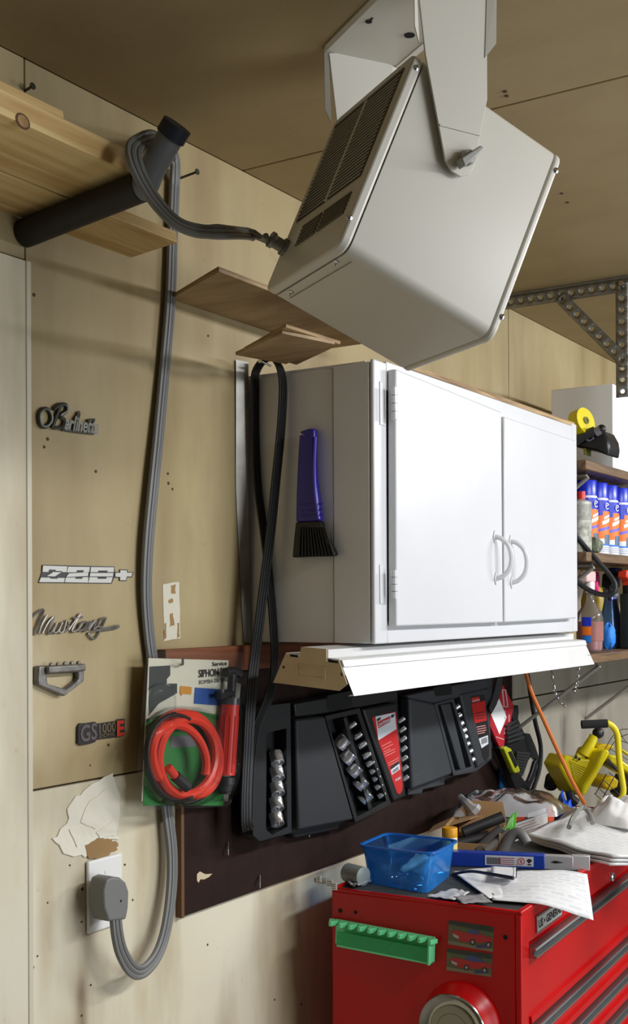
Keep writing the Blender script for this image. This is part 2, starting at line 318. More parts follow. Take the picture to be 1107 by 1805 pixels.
for q in ([(48, 1000), (56, 1000), (58, 1030), (52, 1040), (49, 1038)], [(49, 1052), (58, 1055), (57, 1085), (62, 1100), (55, 1112), (49, 1110)]):
    build(wobble(q, 0, -.0009, 1.5), 'torn_patch', M('tan_stain_paper', (180, 150, 104), .9, var=.2), wb)
build(wobble([(50, 1512), (53, 1510), (54, 1540), (51, 1542)], 0, -.001, 1), 'torn_patch', kraft, wb)
for px, py in ((157, 1386), (219, 1524), (233, 1586), (83, 1591), (65, 1685), (57, 1705), (159, 1736), (144, 1567), (152, 1569), (143, 1625), (483, 1762), (122, 1525), (143, 1790), (59, 520), (47, 597), (168, 831), (77, 788), (83, 774), (296, 852), (303, 862), (295, 835), (158, 1349), (190, 1313), (365, 1665), (530, 1770), (366, 592), (433, 976)):
    build(MB().disc(W(px, py, .001), (0, -1, 0), random.uniform(.0014, .003), .0018, 8), 'nail_hole', M('rust_brown', (78, 54, 34), .8), wb)
for px, py in ((890, 160), (893, 168), (990, 340), (1000, 356), (790, 60)):
    build(MB().disc(H(px, py, 2.4405), (0, 0, -1), .004, .002, 8), 'nail_hole', M('rust_brown', (78, 54, 34), .8), ce)
# long nails
def nail(px, py, px2, py2, lab):
    a = W(px, py, 0.0); b = PL(px2, py2, a, Vec((1, 0, .0)))
    t = thing('nail', lab, 'nail', a); build(MB().tube([a, b], .0022, 6), 'shank', dpew, t); d = (b-a).normalized(); build(MB().disc(b, d, .0055, .002, 10), 'nail_head', dpew, t)
nail(318, 314, 347, 303, 'dark nail sticking out of the wall right of the hanging grey cable')
nail(44, 160, 57, 152, 'dark nail sticking out of the wall above the pine boards')
# ================================================================== heater
hq = (1.392280, -.625590, 2.329692); hy, ht, hc, ha, hb = .997, .406, .25, .2952, .2532
hn = Vec((math.cos(hy), math.sin(hy), 0)); hh = Vec((math.sin(hy), -math.cos(hy), 0)); up = Vec((0, 0, 1))
hd1 = -(up*math.cos(ht)+hh*math.sin(ht)); hd2 = hh*math.cos(ht)-up*math.sin(ht); hA = Vec(hq)
HF = Fr(hA, hn, hd1, hd2)
def HS(px, py, off=0.0): return PL(px, py, hA-hn*off, hn)          # point on the near side of the heater
t = thing('unit_heater', 'putty coloured box heater tilted down under the ceiling on a bracket', 'heater', (hA+hn*.12+Vec((0, 0, -.42))))
def rr(x0, y0, x1, y1, r, k, n=5): return [(x, y, k) for x, y in rrect(x0, y0, x1, y1, r, n)]
build(MB(HF).loft(rr(.001, .001, hc-.001, ha-.001, .016, .016), rr(.001, .001, hc-.001, ha-.001, .016, hb-.012)), 'housing', heat, t)
for k0, k1, nm in ((-.001, .0145, 'rear_frame'), (hb-.0105, hb+.001, 'front_frame')):
    build(MB(HF).loft(rr(0, 0, hc, ha, .018, k0), rr(0, 0, hc, ha, .018, k1)), nm, heat, t, bevel=.004, seg=3)
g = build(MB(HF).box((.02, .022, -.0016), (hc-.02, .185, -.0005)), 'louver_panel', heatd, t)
mb = MB(HF)
for (a, b) in ((.022, hc/2-.004), (hc/2+.004, hc-.022)):
    for i in range(24):
        j = .026+i*.0066; mb.obox((a, j, -.0014), (b-a, 0, 0), (0, .0032, -.0026), (0, .0012, .0014))
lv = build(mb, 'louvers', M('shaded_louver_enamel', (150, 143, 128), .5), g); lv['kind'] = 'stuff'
build(MB(HF).box((hc/2-.004, .022, -.0035), (hc/2+.004, .185, -.001)), 'louver_bar', heat, g); build(MB(HF).box((.02, .018, -.003), (hc-.02, .023, -.001)), 'louver_bar', heatd, g)
mb = MB(HF)
for (a, b) in ((.03, hc/2-.012), (hc/2-.004, hc/2+.06)):
    for i in range(6): mb.box((a, .205+i*.006, -.003), (b, .2085+i*.006, -.0005))
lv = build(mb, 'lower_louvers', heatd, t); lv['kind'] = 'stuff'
def screw(px, py, pt=None, ax=None):
    c = pt if pt is not None else HS(px, py, -.001); s = build(MB().lathe([(.0045, 0), (.0042, .0015), (.002, .0028), (0, .003)], c, ax or -hn, 10), 'screw', steel, t)
    build(MB().obox(c+(ax or -hn)*.0028+hd1*.0035-hd2*.0005, -hd1*.007, hd2*.001, (ax or -hn)*.0004), 'slot', blk, s)
for p in ((733, 120), (616, 383), (979, 301), (884, 559)): screw(*p)
bo = HF((0, ha, 0))
for p in ((593, 462), (513, 515)): q = PL(p[0], p[1], bo, hd1); screw(0, 0, q-hd1*.001, hd1)
# side seam lines
build(MB(HF).box((.02, ha-.0005, .030), (hc-.03, ha+.0004, .0306)), 'seam', M('seam_shadow', (120, 116, 106), .7), t)
# bracket
br = build(MB().extr([HS(733, -58, .009), HS(858, -58, .009), HS(859, 175, .009), HS(846, 238, .009), HS(838, 290, .009), HS(828, 308, .009), HS(812, 311, .009), HS(797, 302, .009), HS(785, 283, .009), HS(773, 218, .009), HS(750, 95, .009)], hn*.003), 'bracket', heat, t, bevel=.0006)
FA = [HS(x, y, .009)+hn*(hc+.015) for x, y in ((733, -58), (858, -58), (859, 175), (846, 238), (828, 308), (812, 311), (797, 302), (785, 283), (773, 218), (750, 95))]
build(MB().extr(FA, hn*.003), 'far_arm', heat, br, bevel=.0006)
build(MB().tube([HS(775, 220, .0098), HS(846, 238, .0098)], .0014, 6), 'bend_crease', heat, br)
zb = 2.4385
def atz(p): return Vec((p.x, p.y, zb))
L0, R0 = HS(733, -58, .009), HS(858, -58, .009); wdir = (R0-L0); wdir.z = 0; wdir.normalize(); L0 = atz(L0)
wid = (R0-L0).dot(wdir)
build(MB().obox(L0-wdir*.006, wdir*(wid+.012), hn*(hc+.021), (0, 0, -.003)), 'ceiling_plate', heat, br, bevel=.001)
lipw = -(H(590, 98, zb)-L0).dot(wdir)-.006
for s, o0 in ((-1, L0-wdir*.006), (1, L0+wdir*(wid+.006))):
    dd = wdir*s*(.014 if s > 0 else max(.006, min(.02, lipw)))
    build(MB().extr([o0+Vec((0, 0, -.002)), o0+dd+Vec((0, 0, .001)), o0+dd+hn*(hc+.004)+Vec((0, 0, .001)), o0+hn*(hc+.021)+Vec((0, 0, -.002))], (0, 0, -.0025)), 'plate_lip', heat, br)
    base = L0 if s < 0 else L0+wdir*wid
    for off, ln in ((-.001, .10), (hc+.0165, .105)):
        o1 = base+hn*off; o1.z = zb-.004
        build(MB().extr([o1, o1+dd*.9+hn*.004*(1 if off > .1 else -1), o1+dd*.8+hn*.004*(1 if off > .1 else -1)+hd1*0+Vec((0, 0, -ln*.8)), o1+Vec((0, 0, -ln))-wdir*s*.004], hn*.002), 'arm_lip', heat, br)
for px, py, r in ((600, 100, .0055), (722, 62, .008), (650, 38, .005), (672, 120, .0045)):
    c = H(px, py, zb-.0034); build(MB().disc(c, (0, 0, -1), r, .0008, 14), 'keyhole', blk, br)
    if r < .0055: build(MB().obox(c-wdir*.0015, wdir*.003, -hn*.012, (0, 0, -.0006)), 'keyhole_slot', blk, br)
kn = HS(822, 280, .012); kd = (HS(848, 265, .012)-HS(806, 297, .012)).normalized(); kp = hn.cross(kd)
k = build(MB().lathe([(.010, 0), (.010, .008), (.0085, .011), (0, .012)], kn, -hn, 18), 'clamp_knob', M('grey_knob', (150, 148, 142), .4), t)
build(MB().extr([kn-kd*.020+kp*.006, kn-kd*.018-kp*.006, kn+kd*.019-kp*.0035, kn+kd*.022, kn+kd*.019+kp*.0035], -hn*.016), 'knob_wing', M('grey_knob', (150, 148, 142), .4), k, bevel=.002)
cq = HF((.232, .226, -.0008))
cg = build(MB().lathe([(.013, 0), (.013, .006), (.0095, .007), (.0095, .02), (.012, .021), (.012, .027)], cq, -hd2, 14), 'cord_clamp', galv, t)
build(MB().tube([cq-hd2*.022+hn*.014, cq-hd2*.022-hn*.014], .003, 8), 'clamp_screw', steel, cg)
# ================================================================== pine boards on the pipe arm
p0 = W(42, 412, 0); px0 = p0.x
pn_ = V(247, 330, px0); el = V(268, 298, px0); cp = V(301, 240, px0); ce_ = V(313, 220, px0)
t = thing('pipe_arm', 'black and grey plastic pipe arm with a dark end cap holding up pine boards', 'pipe arm', (p0.x, -.2, p0.z-.03))
pd = (pn_-p0).normalized()
b_ = build(MB().tube([p0+pd*.001, pn_], .0215, 20), 'arm', bpipe, t)
build(MB().tube(smooth([pn_-pd*.002, pn_+pd*.010, el, el+(cp-el)*.3, cp], 6), .019, 18), 'elbow', pvc, t)
build(MB().tube([cp-(ce_-cp)*.1, ce_], .0215, 18), 'end_cap', dblue, t)
bn = Vec((1, 0, 0)).cross(pd); bn = bn if bn.z > 0 else -bn
bo_ = p0+bn*.0225
def BP(px, py, h=0.0): return PL(px, py, bo_+bn*h, bn)
def board(name, q, h, th, lab, x0=.2):
    a, b = BP(*q[0], h), BP(*q[1], h)      # near end corner, far end corner
    va, vb = (a-bo_).dot(pd), (b-bo_).dot(pd); e = bo_+bn*h
    P = lambda x, v: Vec((x, e.y, e.z))+pd*v
    o = build(MB().extr([P(x0, va), P(a.x, va), P(b.x, vb), P(x0, vb)], bn*th), name, pine, None, bevel=.0015); tag(o, lab, 'board', 'pine boards on the pipe arm'); return va, vb
va, vb = board('pine_board', ((313, 428), (212, 461)), 0, .019, 'pine board nearest the wall, its cut end sticking out right of the black pipe')
def board2(x0, x1, v0, v1, h, th, lab):
    e = bo_+bn*h; P = lambda x, v: Vec((x, e.y, e.z))+pd*v
    o = build(MB().extr([P(x0, v0), P(x1, v0), P(x1, v1), P(x0, v1)], bn*th), 'pine_board', pine, None, bevel=.0015); tag(o, lab, 'board', 'pine boards on the pipe arm'); return o
e2 = BP(222, 300); v2 = (e2-bo_).dot(pd)
o = board2(.2, BP(240, 345).x, va+.003, v2, 0, .034, 'thick knotty pine board nearest the room, lying on the black pipe')
kc = PL(40, 214, bo_+pd*v2, pd)
for r_, mm, h_, sz in ((.0125, M('knot_ring', (88, 58, 34), .7), .0006, 1.35), (.0095, M('knot_core', (180, 140, 90), .7, var=.4, vs=60), .0009, 1.35)):
    build(MB().extr([kc+pd*h_+Vec((1, 0, 0))*(r_*math.cos(k*.4488))+bn*(r_*.85*math.sin(k*.4488)) for k in range(14)], pd*-.0008), 'knot', mm, o)
e3 = BP(110, 222, .034)
board2(.2, e3.x, va+.02, v2-.012, .0345, .019, 'short pine board on top of the stack, ending left of the pipe')
# ================================================================== power cord of the heater
def strands(pts, nr, r=.0046):
    out = [[], [], []]; n = len(pts)
    for i, p in enumerate(pts):
        tt = (pts[min(i+1, n-1)]-pts[max(i-1, 0)]).normalized(); s = tt.cross(Vec(nr(i/(n-1)))).normalized()
        for k in range(3): out[k].append(p+s*(k-1)*r*1.75)
    return out
t = thing('power_cord', 'grey three strand power cord looped over the pipe and plugged into the white outlet', 'power cord', W(250, 1720, -.04))
dep0 = (cq-CAM).dot(_f); dpi = (el-CAM).dot(_f)
pts = [cq-hd2*.026, RD(470, 424, dep0+.03), RD(440, 413, dep0+.08), RD(400, 409, dpi-.03), RD(350, 407, dpi-.05), RD(312, 393, dpi-.055), RD(280, 362, dpi-.05), RD(255, 325, dpi-.05), RD(238, 287, dpi-.05), RD(236, 262, dpi-.035), RD(250, 249, dpi-.005), RD(275, 243, dpi+.05)]
pts += [W(303, 262, -.05), W(309, 290, -.022)]
pts = smooth(pts, 6)
wp = [W(308, 320, -.012), W(304, 420, -.010), W(300, 530, -.010), W(291, 640, -.010), W(280, 760, -.012), W(269, 870, -.014), W(261, 960, -.014), W(258, 1040, -.012), W(262, 1110, -.010), W(271, 1180, -.010), W(281, 1260, -.010), W(288, 1340, -.012), W(294, 1420, -.014), W(303, 1500, -.018), W(302, 1570, -.022), W(292, 1640, -.028), W(276, 1685, -.034), W(252, 1712, -.040), W(232, 1708, -.045), W(215, 1680, -.050), W(207, 1648, -.052), W(204, 1618, -.052)]
n1 = len(pts); al = pts + smooth(wp, 6); fz = n1/len(al)
def nr(f):
    a = Vec((-.35, -.8, .45)); b = Vec((0, -1, 0)); k = min(1, max(0, (f-fz*.7)/(fz*.3))); return a.lerp(b, k)
for s in strands(al, nr): build(MB().tube(s, .0046, 7), 'strand', gcord, t)
pc = build(MB().extr(Ws([(189, 1550), (199, 1545), (213, 1547), (223, 1556), (228, 1572), (227, 1600), (223, 1621), (192, 1625), (184, 1600), (183, 1570)], -.058), (0, .035, 0)), 'plug', gcord, t, bevel=.004, seg=3)
build(MB().lathe([(.024, 0), (.024, .014)], W(193, 1582, -.013), (0, -1, 0), 20), 'plug_base', M('dark_cord_vinyl', (64, 64, 63), .5), pc)
build(MB().disc(W(213, 1588, -.058), (0, -1, 0), .0018, .0008, 8), 'rivet', blk, pc)
# outlet
t = thing('outlet_plate', 'white wall outlet plate with torn drywall above it', 'outlet', W(186, 1640, 0))
A = [W(156, 1519, -.0075), W(216, 1508, -.0075), W(216, 1638, -.0075), W(156, 1648, -.0075)]
x0, x1, z0, z1 = A[0].x, A[1].x, A[3].z, A[0].z
build(MB().box((x0, -.0075, z0), (x1, -.0005, z1)), 'cover', wht, t, bevel=.0035, seg=3)
build(MB().disc(((x0+x1)/2, -.0072, (z0+z1)/2+.035), (0, -1, 0), .003, .0012, 10), 'screw', wht, t)
build(MB().disc(((x0+x1)/2-.002, -.0072, (z0+z1)/2-.008), (0, -1, 0), .026, .004, 24), 'socket_face', M('dark_socket', (50, 46, 42), .6), t)
# ================================================================== emblems on the wall
def wp_(pts, sc, ox, oy, y): return Ws([(ox+a/sc, oy+b/sc) for a, b in pts], y)
UX = Vec((1, 0, 0)); UZ = Vec((0, 0, 1))
t = thing('car_emblem', 'dark metal script car emblem, the topmost one on the wall', 'emblem', W(115, 765, 0), 'car emblems on the wall')
def strokes(parent, lst, sc, ox, oy, r, m, y=-.004):
    for q in lst: build(MB().tube(smooth(wp_(q, sc, ox, oy, y), 4), r, 6), 'stroke', m, parent)
strokes(t, [[(300, 190), (235, 160), (165, 210), (150, 300), (175, 390), (240, 415), (310, 350), (320, 260), (290, 190)], [(440, 130), (390, 270), (330, 430)], [(350, 170), (440, 105), (530, 115), (530, 200), (440, 262), (500, 320), (480, 410), (410, 430), (350, 420)]], 7.907, 50, 700, .0032, dpew)
strokes(t, [[(470, 450), (700, 485), (910, 508)], [(620, 450), (690, 230), (710, 240), (640, 470)], [(800, 490), (860, 310)], [(840, 495), (915, 325)], [(820, 330), (920, 315)]], 7.907, 50, 700, .0022, dpew)
text('erlinetta', W(112, 757, -.004), W(170, 765, -.004)-W(112, 757, -.004), UZ, .034, dpew, t, width=(W(171, 764)-W(111, 757)).length, shear=.35, bold=.02, lift=.002)
t = thing('car_emblem', 'white and black block letter Z28 car emblem with a small cross shape', 'emblem', W(150, 1025, 0), 'car emblems on the wall')
ZP = [[(190, 90), (415, 97), (408, 150), (185, 148)], [(300, 140), (372, 142), (300, 190), (225, 188)], [(170, 200), (392, 205), (385, 244), (155, 243)], [(424, 100), (625, 103), (617, 150), (412, 152)], [(430, 162), (608, 152), (608, 186), (405, 196)], [(402, 202), (610, 196), (608, 248), (392, 244)],
      [(635, 103), (850, 105), (845, 150), (630, 150)], [(628, 158), (842, 158), (838, 190), (624, 190)], [(622, 197), (836, 197), (822, 250), (612, 248)], [(908, 132), (970, 135), (968, 156), (1020, 156), (1008, 192), (968, 190), (958, 226), (905, 225), (908, 196), (862, 192), (862, 158), (908, 156)]]
build(MB().extr(wp_([(182, 82), (855, 98), (858, 148), (900, 148), (902, 124), (978, 128), (976, 148), (1030, 150), (1014, 200), (972, 198), (964, 233), (898, 232), (898, 203), (850, 202), (828, 257), (148, 250), (165, 195), (178, 150)], 5.271, 40, 980, -.0015), (0, .0014, 0)), 'backing', M('dark_emblem', (44, 42, 44), .4), t)
for q in ZP: build(MB().extr(wp_(q, 5.271, 40, 980, -.0028), (0, .002, 0)), 'letter_face', M('emblem_white', (206, 204, 196), .4), t)
for q in ([(505, 132), (570, 132), (562, 150), (500, 150)], [(500, 197), (560, 197), (552, 212), (485, 212)], [(705, 135), (790, 135), (785, 152), (700, 152)], [(700, 192), (782, 192), (778, 212), (696, 212)], [(250, 125), (310, 128), (300, 148), (240, 148)], [(262, 196), (330, 198), (322, 212), (256, 210)]):
    build(MB().extr(wp_(q, 5.271, 40, 980, -.0031), (0, .002, 0)), 'notch', M('dark_emblem', (44, 42, 44), .4), t)
t = thing('car_emblem', 'old chrome handwritten script emblem reading Mustang', 'emblem', W(130, 1130, 0), 'car emblems on the wall')
strokes(t, [[(85, 572), (130, 530), (195, 500), (150, 610), (100, 738)], [(225, 550), (175, 640), (150, 722)], [(180, 722), (235, 620), (290, 565), (250, 650), (235, 712), (265, 712), (320, 620)], [(318, 622), (285, 700), (320, 705), (368, 615)], [(368, 615), (335, 700), (375, 700), (405, 600), (425, 660), (385, 706)], [(425, 690), (480, 610), (535, 535)], [(535, 540), (480, 640), (455, 698), (500, 690), (560, 615)], [(465, 578), (555, 570)], [(590, 612), (535, 630), (515, 690), (560, 680), (605, 612), (565, 700), (600, 670), (640, 605), (610, 690)], [(610, 690), (655, 625), (680, 600), (655, 680), (700, 650)], [(770, 575), (720, 590), (695, 650), (735, 655), (775, 575), (720, 690), (665, 772), (612, 728), (625, 715), (700, 690), (880, 648), (865, 672), (700, 695)]], 5.271, 40, 980, .0019, pewter)
t = thing('car_emblem', 'five sided open chrome emblem like a buckle', 'emblem', W(108, 1226, 0), 'car emblems on the wall')
OU = [(150, 1022), (578, 1003), (574, 1165), (388, 1306), (140, 1195)]; IN = [(228, 1100), (522, 1083), (518, 1150), (408, 1238), (238, 1188)]
def den(P, k=4): return [(P[i][0]+(P[(i+1) % 5][0]-P[i][0])*j/k, P[i][1]+(P[(i+1) % 5][1]-P[i][1])*j/k) for i in range(5) for j in range(k)]
build(MB().ring(wp_(den(OU), 5.271, 40, 980, -.012), wp_(den(IN), 5.271, 40, 980, -.012), (0, .0115, 0)), 'frame', pewter, t, bevel=.003, seg=2)
build(MB().box(tuple(W(86, 1181, -.020)-Vec((0, 0, .006))), tuple(W(145, 1176, -.011)+Vec((0, 0, .006)))), 'top_bar', pewter, t, bevel=.003)
for i in range(5): build(MB().sph(W(90+i*12, 1172-i*.8, -.012), .0038, nu=8, nv=5), 'stud', pewter, t)
build(MB().tube(wp_([(232, 1092), (522, 1076)], 5.271, 40, 980, -.0125), .0012, 6), 'groove', dpew, t)
t = thing('car_emblem', 'black badge with letters GS, 1000 and a red E, lowest emblem on the wall', 'emblem', W(178, 1312, 0), 'car emblems on the wall')
darkb = M('badge_black', (52, 49, 50), .35); brass = M('badge_letters', (150, 138, 104), .35, .5)
G9 = lambda P, y: wp_(P, 9.225, 120, 1250, y)
build(MB().extr(G9([(165, 290), (200, 232), (310, 228), (340, 222), (450, 205), (480, 235), (480, 480), (440, 540), (330, 570), (210, 590), (160, 560)], -.005), (0, .0048, 0)), 'letter_plate', darkb, t, bevel=.001)
build(MB().extr(G9([(470, 238), (790, 190), (790, 450), (470, 495)], -.0035), (0, .0033, 0)), 'number_plate', darkb, t)
build(MB().extr(G9([(790, 200), (830, 165), (930, 155), (925, 420), (900, 440), (785, 455)], -.006), (0, .0058, 0)), 'red_letter_plate', darkb, t, bevel=.001)
gx = G9([(200, 560), (470, 520)], -.005); gd = gx[1]-gx[0]; gd.z = 0
text('GS', W(142, 1308, -.0055), W(170, 1302, -.0055)-W(142, 1308, -.0055), UZ, .037, M('badge_line', (104, 98, 96), .4, .3), t, width=(W(170, 1302)-W(141, 1308)).length, bold=.02)
text('1000', W(175, 1293, -.004), W(204, 1288, -.004)-W(175, 1293, -.004), UZ, .022, brass, t, width=(W(204, 1288)-W(175, 1293)).length)
text('DOHC', W(175, 1301, -.004), W(203, 1296, -.004)-W(175, 1301, -.004), UZ, .009, brass, t, width=(W(203, 1296)-W(175, 1301)).length)
text('E', W(206, 1297, -.0065), W(219, 1295, -.0065)-W(206, 1297, -.0065), UZ, .034, M('badge_red', (196, 56, 36), .4), t, width=(W(219, 1295)-W(206, 1297)).length, bold=.04)
# ================================================================== wall cabinet
CX0, CX1, CYF, CZ0, CZ1 = 1.876, 2.905, -.285, 1.531, 2.046
t = thing('wall_cabinet', 'white painted two door wall cabinet above the shop light', 'cabinet', (2.39, -.14, CZ0))
ys = [V(590, 900, CX0).y, CYF]
build(MB().box((CX0+.001, 0-.0005, CZ0+.004), (CX1, CYF+.022, CZ1-.001)), 'carcass', white, t)
s1 = V(590, 900, CX0).y; s2 = V(660, 900, CX0).y+.006
build(MB().box((CX0-.004, -.0005, CZ0), (CX0+.012, s1+.001, CZ1-.008)), 'side_board', white, t, bevel=.0015)
build(MB().box((CX0-.006, s1-.001, CZ0), (CX0+.012, s2+.001, CZ1-.004)), 'side_board', white, t, bevel=.0015)
f0 = W(666, 900, CYF).x-CX0
build(MB().box((CX0-.006, s2-.001, CZ0-.001), (CX0+.042, CYF, CZ1)), 'face_frame', white, t, bevel=.003)
build(MB().box((CX1-.03, s2-.001, CZ0-.001), (CX1+.004, CYF, CZ1+.01)), 'face_frame', white, t, bevel=.003)
build(MB().box((CX0+.042, s2, CZ0-.001), (CX1-.03, CYF+.0005, CZ0+.035)), 'face_frame', white, t, bevel=.002)
build(MB().box((CX0+.042, s2, CZ1-.05), (CX1-.03, CYF+.0005, CZ1+.003)), 'face_frame', white, t, bevel=.002)
DY = CYF-.019
def door(q, nm):
    P = Ws(q, DY); return build(MB().extr(P, (0, .0175, 0)), nm, white, t, bevel=.003)
d1 = door([(698, 650), (884, 726), (887, 1097), (699, 1104)], 'door'); d2 = door([(889, 734), (1014, 776), (1016, 1090), (890, 1097)], 'door')
build(MB().box((CX0+.045, CYF-.0005, CZ0+.04), (CX1-.04, CYF+.01, CZ1-.06)), 'dark_gap', blk, t)
for d, px, pyt, pyb, px2 in ((d1, 871, 946, 1020, 885), (d2, 899, 954, 1027, 917)):
    a, b = W(px, pyt, DY), W(px+2, pyb, DY); dz = (b-a); k = Vec((.010, -.034, 0))
    h = build(MB().tube(smooth([a, a+Vec((.004, -.014, -.004)), a+k*.85+dz*.22, a+k+dz*.5, a+k*.85+dz*.78, b+Vec((.004, -.014, .004)), b], 5), [.0052]*31, 8), 'handle', white, d)
    for c in (a, b): build(MB().extr([c+Vec(v) for v in ((-.008, 0, 0), (0, 0, .014), (.008, 0, 0), (0, 0, -.014))], (0, -.003, 0)), 'handle_foot', white, d, bevel=.001)
for y0, y1 in ((683, 740), (1005, 1055)):
    a, b = W(694, y0, DY), W(695, y1, DY)
    hg = build(MB().tube([a+Vec((-.002, -.002, 0)), b+Vec((-.002, -.002, 0))], .0055, 10), 'hinge', white, t)
    build(MB().box((a.x-.020, CYF-.002, b.z-.010), (a.x+.0, CYF, a.z+.010)), 'hinge_leaf', white, hg, bevel=.0008)
    for k in (.25, .5, .75): build(MB().tube([a.lerp(b, k)+Vec((-.002, -.002, .0006)), a.lerp(b, k)+Vec((-.002, -.002, -.0006))], .0058, 10), 'hinge_gap', galv, hg)
# boards lying on the cabinet
P = lambda px, py, z: H(px, py, z)
zt = CZ1+.012
def slab(nm, pts, th, m, lab, cat, z): 
    o = build(MB().extr([P(a, b, z) for a, b in pts], (0, 0, th)), nm, m, None, bevel=.0008); return tag(o, lab, cat, 'panels lying on the cabinet')
a = V(300, 526, W(300, 526).x)
z2 = W(300, 527).z
q0, q1 = H(300, 527, z2), H(386, 479, z2); 
sl = MB().extr([Vec((q0.x, -.001, z2)), Vec((q1.x, q1.y, z2)), Vec((2.15, q1.y, z2)), Vec((2.15, -.001, z2))], (0, 0, .006))
tag(build(sl, 'plywood_panel', ply, None, bevel=.0006), 'long thin brown panel sticking out left towards the hanging grey cord', 'panel', 'panels lying on the cabinet')
sl = MB().extr([Vec((q0.x+.006, -.002, z2+.0065)), Vec((q1.x+.004, q1.y+.004, z2+.0065)), Vec((2.15, q1.y+.004, z2+.0065)), Vec((2.15, -.002, z2+.0065))], (0, 0, .004))
tag(build(sl, 'plywood_panel', ply2, None), 'thin panel lying directly on top of the long brown panel', 'panel', 'panels lying on the cabinet')
zz = CZ1+.0035
q = [H(415, 626, zz), H(497, 588, zz), H(590, 607, zz)]
q.append(q[2]+(q[0]-q[1])); 
for i, p in enumerate(q): p.y = min(p.y, -.002)
tag(build(MB().extr(q, (0, 0, .006)), 'plywood_panel', ply, None, bevel=.0006), 'short light brown panel on the left end of the cabinet top, above the hanging belt', 'panel', 'panels lying on the cabinet')
q2 = [H(430, 618, zz+.0065), H(504, 577, zz+.0065), H(600, 607, zz+.0065)]; q2.append(q2[2]+(q2[0]-q2[1]))
for p in q2: p.y = min(p.y, -.002)
tag(build(MB().extr(q2, (0, 0, .006)), 'plywood_panel', ply2, None, bevel=.0006), 'second short panel stacked on the short light brown one', 'panel', 'panels lying on the cabinet')
build_ = MB().box((2.02, -.02, CZ1+.0035), (CX1-.005, CYF+.002, CZ1+.0135)); tag(build(build_, 'plywood_panel', ply2, None, bevel=.0006), 'wide thin panel covering the cabinet top under the heater', 'panel', 'panels lying on the cabinet')
# bright metal strip between wall and cabinet
t = tag(build(MB().extr([W(416, 634, -.004), W(438, 638, -.014), W(438, 900, -.016), W(442, 1132, -.012), W(430, 1132, -.002), W(424, 1030, -.002), W(416, 860, -.002)], (0.0012, .0012, 0)), 'metal_strip', M('scuffed_aluminium', (186, 184, 176), .4, .5, var=.4, vs=14), None), 'shiny bent metal strip standing against the wall left of the cabinet', 'strip')
# hanging belt
t = thing('drive_belt', 'long black ribbed belt looped over a nail on the cabinet side', 'belt', V(478, 640, CX0-.012))
XB = CX0-.016
A = [V(446, 690, XB), V(447, 760, XB), V(454, 850, XB), V(464, 930, XB), V(474, 1010, XB), V(481, 1090, XB), V(484, 1150, XB), W(482, 1200, -.062), W(470, 1238, -.074), W(450, 1290, -.075), W(442, 1370, -.075), W(440, 1440, -.075), W(438, 1462, -.075)]
B = [V(499, 690, XB-.004), V(495, 760, XB-.006), V(486, 850, XB-.01), V(478, 930, XB-.014), V(468, 1010, XB-.02), V(458, 1090, XB-.03), V(448, 1170, XB-.045), W(441, 1250, -.0805), W(437, 1330, -.0805), W(434, 1400, -.0805), W(434, 1446, -.079), W(438, 1462, -.075)]
for p in A: p.y = min(p.y, -.03)
for p in B: p.y = min(p.y, -.055)
top = [V(450, 660, XB), V(460, 640, XB-.001), V(473, 633, XB-.001), V(487, 638, XB-.002), V(496, 657, XB-.003)]
for p in top: p.y = min(p.y, -.03)
bp_ = smooth(A[::-1]+top+B, 6)
wv = [Vec((1, 0, 0)).lerp(Vec((.9, -.42, 0)), max(0, i/len(bp_)-.55)*2) for i in range(len(bp_))]
build(MB().ribbon(bp_, wv, .023, .004), 'band', rubber, t, bevel=.0008)
mb = MB()
for k in (-.006, 0, .006): mb.ribbon([p+wv[i].normalized()*k+Vec((0, 0, 0)) for i, p in enumerate(bp_)], wv, .0028, .0062)
build(mb, 'ribs', rubber, t)
tt = thing('nail', 'bright nail in the cabinet side holding the black belt', 'nail', V(478, 645, CX0)); nz_ = V(477, 645, CX0-.004); build(MB().tube([nz_, nz_+Vec((-.034, 0, .004))], .0022, 8), 'shank', steel, tt); build(MB().disc(nz_+Vec((-.034, 0, .004)), (-1, 0, 0), .0045, .0015, 10), 'nail_head', steel, tt)
# blue brush
SXp = CX0-.008
t = thing('snow_brush', 'blue violet hand brush with flared black head hanging on the cabinet side', 'brush', V(560, 980, SXp))
hb_ = [(536, 762), (551, 757), (562, 757), (561, 800), (563, 845), (568, 885), (572, 919), (529, 921), (530, 870), (533, 800)]
build(MB().extr(Vs(hb_, SXp), (-.016, 0, 0)), 'handle', purple, t, bevel=.004, seg=3)
build(MB().tube(smooth(Vs([(556, 770), (554, 820), (556, 870), (562, 915)], SXp-.017), 5), .0028, 8), 'handle_rib', M('light_violet', (84, 76, 206), .25), t)
for y in (890, 900, 909): build(MB().tube(Vs([(531, y), (569, y-2)], SXp-.0165), .0014, 6), 'grip_ridge', purple, t)
hd = build(MB().extr(Vs([(529, 921), (572, 919), (580, 945), (597, 975), (596, 980), (523, 983), (526, 950)], SXp+.001), (-.016, 0, 0)), 'brush_head', black, t, bevel=.003)
for i in range(11): build(MB().tube(Vs([(530+i*4.2, 928), (527+i*6.2, 981)], SXp-.0165), .0021, 6), 'bristle_row', M('bristle_black', (34, 33, 33), .5), hd)
n0 = V(546, 770, SXp-.010); tt = thing('nail', 'bright nail through the top of the blue brush', 'nail', n0); build(MB().tube([n0+Vec((.012, 0, -.002)), n0+Vec((-.022, .006, .003))], .002, 8), 'shank', steel, tt)
